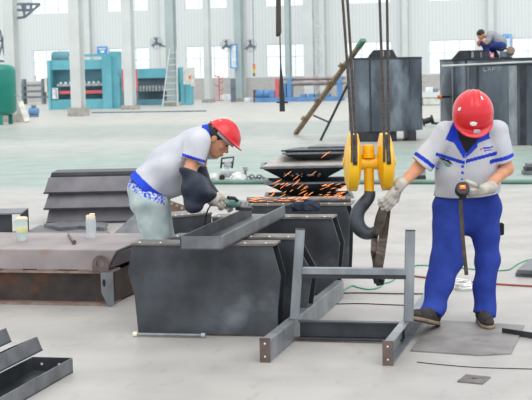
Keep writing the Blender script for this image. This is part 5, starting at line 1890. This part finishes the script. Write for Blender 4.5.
# hair at the nape and temple, eye, brow, lips
hair = [soft(ell(headC - fwn * .02 + upn * .036, (.083, .102, .096), hax), .01)]
hc1 = plane(headC + fwn * .058 + upn * .022, fwn * .72 - upn * .7)
sd('hair', hair, .006, M['hair'], wb, post=lambda f, Pp: np.maximum(f, hc1(Pp)))
def on_face(r, f, u):
    return hP(r, f, u)
for s in (-1, 1):
    e = MB()
    e.lathe([(0, -.008), (.006, -.006), (.009, 0), (.006, .006), (0, .008)], 10, Matrix.Translation(on_face(s * .034, .089, .008)))
    e.done('eye', M['hair'], wb, world=True, smooth=True)
    MB().tube([on_face(s * .018, .105, .030), on_face(s * .036, .098, .034), on_face(s * .054, .080, .028)], .0055, 6).done('eyebrow', M['hair'], wb, world=True, smooth=True)
MB().tube([on_face(-.022, .096, -.070), on_face(0, .106, -.0695), on_face(.022, .096, -.070)], .0055, 6).done('mouth', M['skin_shade'], wb, world=True, smooth=True)
ho2, hat2 = helmet(wb, P(223.0, 137.0, 0), Vector((.71, -.08, -.70)), Vector((.70, 0, .71)), .122, .140, .125, co=.018, bx_=.010)

hemc = P(146, 187)
axd = (P(182, 152) - hemc).normalized()
shirt2 = [cone(P(145, 190), P(168, 166.5), .156, .150, ((0, 1, 0), 1.25)), cone(P(168, 166.5), P(192, 147.5), .150, .142, ((0, 1, 0), 1.25)),
          soft(cone(P(198, 141, -.15), P(202, 139, .15), .085, .085), .06), soft(cone(P(168, 184), P(186, 182), .10, .095), .06),
          soft(cone(P(200, 138), P(206, 134), .075, .068), .03)]
cufn, cuff = P(191.5, 161, -.245), P(206, 160, .17)
sln = capped(cone(Sn, cufn + (cufn - Sn) * .25, .092, .088), cufn, P(190, 172, -.26) - P(198, 142, -.2))
slf = capped(cone(Sf, cuff + (cuff - Sf) * .25, .088, .085), cuff, cuff - Sf)
shirt2 += [soft(sln, .03), soft(slf, .03)]
arm2 = cone(Sn.lerp(En, .35), En, .054, .050)
hem2 = plane(P(145, 188.5), -axd + Vector((0, 0, -.12)))
def sh2_post(f, Pp):
    f = f + wrinkle(Pp, .008, 25, 2.1)
    f = np.maximum(f, hem2(Pp))
    nh = cone(neck2 + axd * .03, headC, .064, .07)
    return np.maximum(np.maximum(f, -nh(Pp)), -arm2(Pp))
def sh2_paint(c, n):
    idx = np.zeros(len(c), int)
    px = proj(c)
    a, hn = np.array(P(145, 188.5)), np.array((-axd + Vector((0, 0, -.12))).normalized())
    d = -((c - a) @ hn)
    idx[d < .062] = 1
    t, rad, L = axis_t(c, Sn, cufn)
    fr = ((c - np.array(CAM_O)) * n).sum(1) < 0
    idx[in_poly(px, [(182, 153), (206, 160.5), (205.5, 163.3), (182, 156)]) & fr & (c[:, 1] < Yb - .1)] = 1
    q = np.linalg.norm(c - np.array(P(206.5, 134.5, 0)), axis=1)
    idx[(q < .082) & (c[:, 0] > P(202, 134).x)] = 1
    return idx
sd('work_shirt', shirt2, .0065, [M['shirt'], M['blue']], wb, k=.05, post=sh2_post, paint=sh2_paint)
collar = MB()
pts = []
cn = P(207.2, 133.8, 0)
for i in range(17):
    a = 2 * math.pi * i / 16
    pts.append(cn + Vector((0, 1, 0)) * (.076 * math.cos(a)) + Vector((-.62, 0, .78)).normalized() * (.062 * math.sin(a)))
collar.tube(pts, .01, 4, False, flat=(.034, .008), flat_dir=(P(212, 131) - P(204, 137)).normalized())
collar.done('collar', M['blue'], wb, world=True, smooth=True)

hj = plane(P(148, 187.5), axd * .8 + Vector((-.1, 0, .5)))
jn = [cone(Hn, Hf, .13, .13), cone(P(146, 190), P(150, 201), .138, .145, ((0, 1, 0), 1.15)), soft(cone(P(151, 205, -.09), Kn, .122, .094), .04), soft(cone(P(155, 205, .09), Kf, .12, .094), .04),
      soft(capped(cone(Kn, An - Vector((0, 0, .02)), .094, .082), An - Vector((0, 0, .02)), (0, 0, -1)), .03), soft(capped(cone(Kf, Af - Vector((0, 0, .02)), .094, .082), Af - Vector((0, 0, .02)), (0, 0, -1)), .03)]
def jn_post(f, Pp):
    f = f + wrinkle(Pp, .006, 30, 3.3)
    return np.maximum(f, hj(Pp))
def jn_paint(c, n):
    a, hn = np.array(P(148, 187.5)), np.array((axd * .8 + Vector((-.1, 0, .5))).normalized())
    d = -((c - a) @ hn)
    idx = np.zeros(len(c), int)
    idx[(d < .052) & (c[:, 0] < P(166, 190).x)] = 1
    return idx
sd('jeans', jn, .0075, [M['jeans'], M['blue_pattern']], wb, k=.04, post=jn_post, paint=jn_paint)
shoe(wb, Vector((An.x - .07, An.y, 0.0)), Vector((An.x + .2, An.y - .02, 0.0)))
shoe(wb, Vector((Af.x - .07, Af.y, 0.0)), Vector((Af.x + .2, Af.y + .04, 0.0)))
gd = [cone(P(188, 172, -.27), P(196, 187, -.25), .066, .088), cone(P(196, 187, -.25), P(194, 201, -.22), .088, .080), cone(P(196, 187, -.25), P(208, 196, -.18), .08, .055), cone(P(204, 176, -.22), P(207, 190, -.2), .035, .035)]
def gd_post(f, Pp):
    return np.maximum(f + wrinkle(Pp, .012, 36, .7), plane(P(187, 170, -.27), Sn - En)(Pp))
sd('sleeve_guard', gd, .0065, M['sleeve'], wb, k=.04, post=gd_post)
gf = [cone(Sf.lerp(Ef, .75), Ef, .055, .066), cone(Ef, Wf - (Wf - Ef) * .1, .066, .05)]
sd('sleeve_guard', gf, .007, M['sleeve'], wb, k=.03, post=lambda f, Pp: f + wrinkle(Pp, .005, 30, .2))
dN = (P(224, 203, -.12) - Wn).normalized()
hn_ = hand(Wn, dN, Vector((.25, .75, -.4)), dN.cross(Vector((.25, .75, -.4))), (25, 40, 40), 1.12)
hn_ += [soft(cone(Wn - dN * .05, Wn + dN * .03, .046, .038), .015)]
sd('glove', hn_, .0048, M['glove'], wb, k=.006)
dF = (P(236, 203, -.04) - Wf).normalized()
hf_ = hand(Wf, dF, Vector((0, -.5, -.85)), Vector((0, -.5, -.85)).cross(dF), (30, 45, 40), 1.12)
hf_ += [soft(cone(Wf - dF * .05, Wf + dF * .03, .045, .037), .015)]
sd('glove', hf_, .0048, M['glove'], wb, k=.006)

# angle grinder
g0, g1 = P(219, 203, -.08), P(240, 203.5, -.08)
t = thing('angle_grinder', 'grey green angle grinder in the bent worker\'s gloves', 'grinder', g0)
gx = (g1 - g0).normalized()
gm = Matrix((gx, Vector((0, 0, 1)).cross(gx).normalized(), Vector((0, 0, 1)))).transposed().to_4x4()
gm.translation = g0
GL = (g1 - g0).length
MB().lathe([(0, 0), (.026, 0), (.03, .01), (.026, GL * .5), (.032, GL * .55), (.034, GL * .9), (.028, GL), (0, GL)], 18, gm @ Matrix.Rotation(R(90), 4, 'Y')).done('motor_body', M['tool_green'], t, world=True, smooth=True)
MB().lathe([(0, -.035), (.03, -.035), (.034, -.02), (.03, .02), (.018, .03), (0, .03)], 16, gm @ Matrix.Translation((GL + .025, 0, -.004))).done('gear_head', M['tool_grey'], t, world=True, smooth=True)
MB().lathe([(0, -.003), (.06, -.003), (.06, .003), (0, .003)], 28, gm @ Matrix.Translation((GL + .03, 0, -.04))).done('grinding_disc', M['end_brown'], t, world=True)
MB().lathe([(.064, -.012), (.066, -.012), (.066, .01), (.0, .012), (0, .010), (.064, .008)], 28, gm @ Matrix.Translation((GL + .03, 0, -.036))).done('disc_guard', M['black'], t, world=True, smooth=True)
MB().tube([gm @ Vector((GL * .9, -.02, .02)), gm @ Vector((GL * .75, -.07, .045)), gm @ Vector((GL * .45, -.11, .05))], [.009, .013, .014], 10).done('side_handle', M['black'], t, world=True, smooth=True)
cb = [gm @ Vector((0, 0, 0)), gm @ Vector((-.06, .03, -.02)), gm @ Vector((-.10, .12, -.1)), gm @ Vector((-.12, .2, -.25))]
MB().tube([Vector(q) for q in cr_spline([tuple(q) for q in cb], 4)], .006, 6).done('power_cord', M['black'], t, world=True, smooth=True)

# sparks flying from the grinding disc
rs = random.Random(21)
sp = MB()
s0 = gm @ Vector((GL + .09, 0, -.03))
for i in range(90):
    if i < 30:
        px, py = 243 + 60 * rs.random() ** .8, 201.5 - rs.random() * 4
        ang = R(rs.uniform(-4, 10)); ln = rs.uniform(3, 8)
    elif i < 55:
        px, py = rs.uniform(268, 312), rs.uniform(182, 200)
        ang = R(rs.uniform(22, 42)); ln = rs.uniform(3, 9)
    elif i < 84:
        px, py = rs.uniform(318, 344), rs.uniform(185, 200)
        ang = R(rs.uniform(5, 25)); ln = rs.uniform(3, 8)
    else:
        px, py = (321, 324, 297, 293, 285, 310)[i - 84], (158, 156, 189, 180, 176, 176)[i - 84]
        ang = R(38); ln = 8
    Y_ = Yb + .1 + (px - 243) * .012 + rs.uniform(-.1, .25)
    a = V(px, py, Y_)
    b = V(px + ln * math.cos(ang), py - ln * math.sin(ang), Y_ + .02)
    th = rs.uniform(.0010, .0019)
    sp.tube([a, a.lerp(b, .6), b], [th * .4, th, th * .5], 5)
tag(sp.done('spark_spray', M['spark'], kind='stuff'), 'orange sparks streaking right from the grinder over the hopper trays', 'sparks')

# ------------------------------------------------------------------ worker crouching on the drum
Yd = dC.y + .1
P = lambda x, y, dy=0.0: V(x, y, Yd + dy)
wc = thing('person', 'small dark haired worker crouching on top of the drum under the notice board', 'person', Vector((P(496, 57).x, Yd, dC.z)))
zt_ = dC.z
headC = P(481, 35)
fw3, up3 = Vector((-.75, -.2, -.65)), Vector((-.6, 0, .8))
hp, hP, hax = head_prims(headC, fw3, up3)
def onz(x, dz, dy):
    p = P(x, 57, dy)
    p.z = zt_ + dz
    return p
hipn, hipf = P(500.5, 46, -.1), P(501.5, 45.5, .1)
kn, kf = P(485, 44.5, -.14), P(488.5, 44, .16)
an, af = onz(487.5, .09, -.12), onz(496, .09, .14)
shn, shf = P(490, 36, -.18), P(491, 35.5, .18)
en, ef = P(487, 43, -.26), P(488.5, 43, .24)
wn_, wf_ = P(482.5, 40.5, -.1), P(481.5, 40, .06)
body = hp + [cone(P(487, 36), headC, .06, .06), cone(P(500, 44), P(491, 37), .12, .12), cone(shn, shf, .05, .05), cone(shn, en, .05, .042), cone(en, wn_, .042, .03), cone(shf, ef, .05, .042), cone(ef, wf_, .042, .03),
             cone(hipn, kn, .08, .06), cone(kn, an, .055, .04), cone(hipf, kf, .08, .06), cone(kf, af, .055, .04)]
sd('body', body, .013, M['skin'], wc, k=.025)
sd('hair', [ell(headC + up3.normalized() * .04 - fw3.normalized() * .02, (.09, .115, .1), hax)], .013, M['hair'], wc,
   post=lambda f, Pp: np.maximum(f, plane(headC + fw3.normalized() * .05, fw3.normalized() - up3.normalized() * .5)(Pp)))
sd('work_shirt', [cone(P(500.5, 42.5), P(492, 36.5), .17, .16, ((0, 1, 0), 1.15)), cone(shn, shf, .085, .085), cone(shn, shn.lerp(en, .7), .075, .075), cone(shf, shf.lerp(ef, .7), .075, .075)], .014, M['shirt_far'], wc, k=.05)
sd('trousers', [cone(hipn, hipf, .14, .14), cone(hipn, kn, .12, .09), cone(kn, an, .088, .07), cone(hipf, kf, .12, .09), cone(kf, af, .088, .07)], .014, M['trousers_far'], wc, k=.04)
for q, nn in ((wn_, -1), (wf_, 1)):
    d3 = Vector((-.6, 0, -.6))
    sd('glove', hand(q, d3, Vector((.2, -nn * -.6, -.5)), Vector((0, -1, .3)), (30, 40, 40), 1.25), .010, M['skin_shade'], wc, k=.008)
for q, yy in ((an, -.12), (af, .14)):
    shoe(wc, Vector((q.x + .08, q.y, zt_)), Vector((q.x - .19, q.y, zt_)))
# oil stained welding machine beside him
t = thing('welding_unit', 'black welding unit with orange reel on the drum behind the crouching worker', 'machine', onz(504, 0, -.55))
k = Yd / F_PX
MB().bx(-3.5 * k, 5.5 * k, -.12, .12, .02, 6.5 * k).done('case', M['machine_dark'], t, bevel=.015)
MB().tube([(-3 * k, 0, 6.5 * k), (-2.5 * k, 0, 9 * k), (3.5 * k, 0, 9 * k), (4.5 * k, 0, 6.5 * k)], .022, 6).done('handle', M['black'], t, smooth=True)
MB().lathe([(0, -.06), (4.0 * k, -.06), (4.0 * k, -.04), (2.2 * k, -.03), (2.2 * k, .03), (4.0 * k, .04), (4.0 * k, .06), (0, .06)], 20, Matrix.Translation((5.5 * k, -.16, 6.5 * k)) @ Matrix.Rotation(R(60), 4, 'X')).done('wire_reel', M['steel_tan'], t, smooth=True)
MB().bx(-6 * k, 7 * k, -.14, .14, 0, .02).done('skid', M['black'], t)
t = thing('wire_box', 'small red and white box on the drum at the crouching worker\'s knees', 'box', onz(491.5, 0, -.62))
MB().bx(-2.2 * k, 2.2 * k, -.06, .06, 0, 5.5 * k).done('carton', M['machine_red'], t, bevel=.01)
MB().bx(-1.2 * k, 1.4 * k, -.064, -.06, 1.5 * k, 4 * k).done('label', M['sign_white'], t)
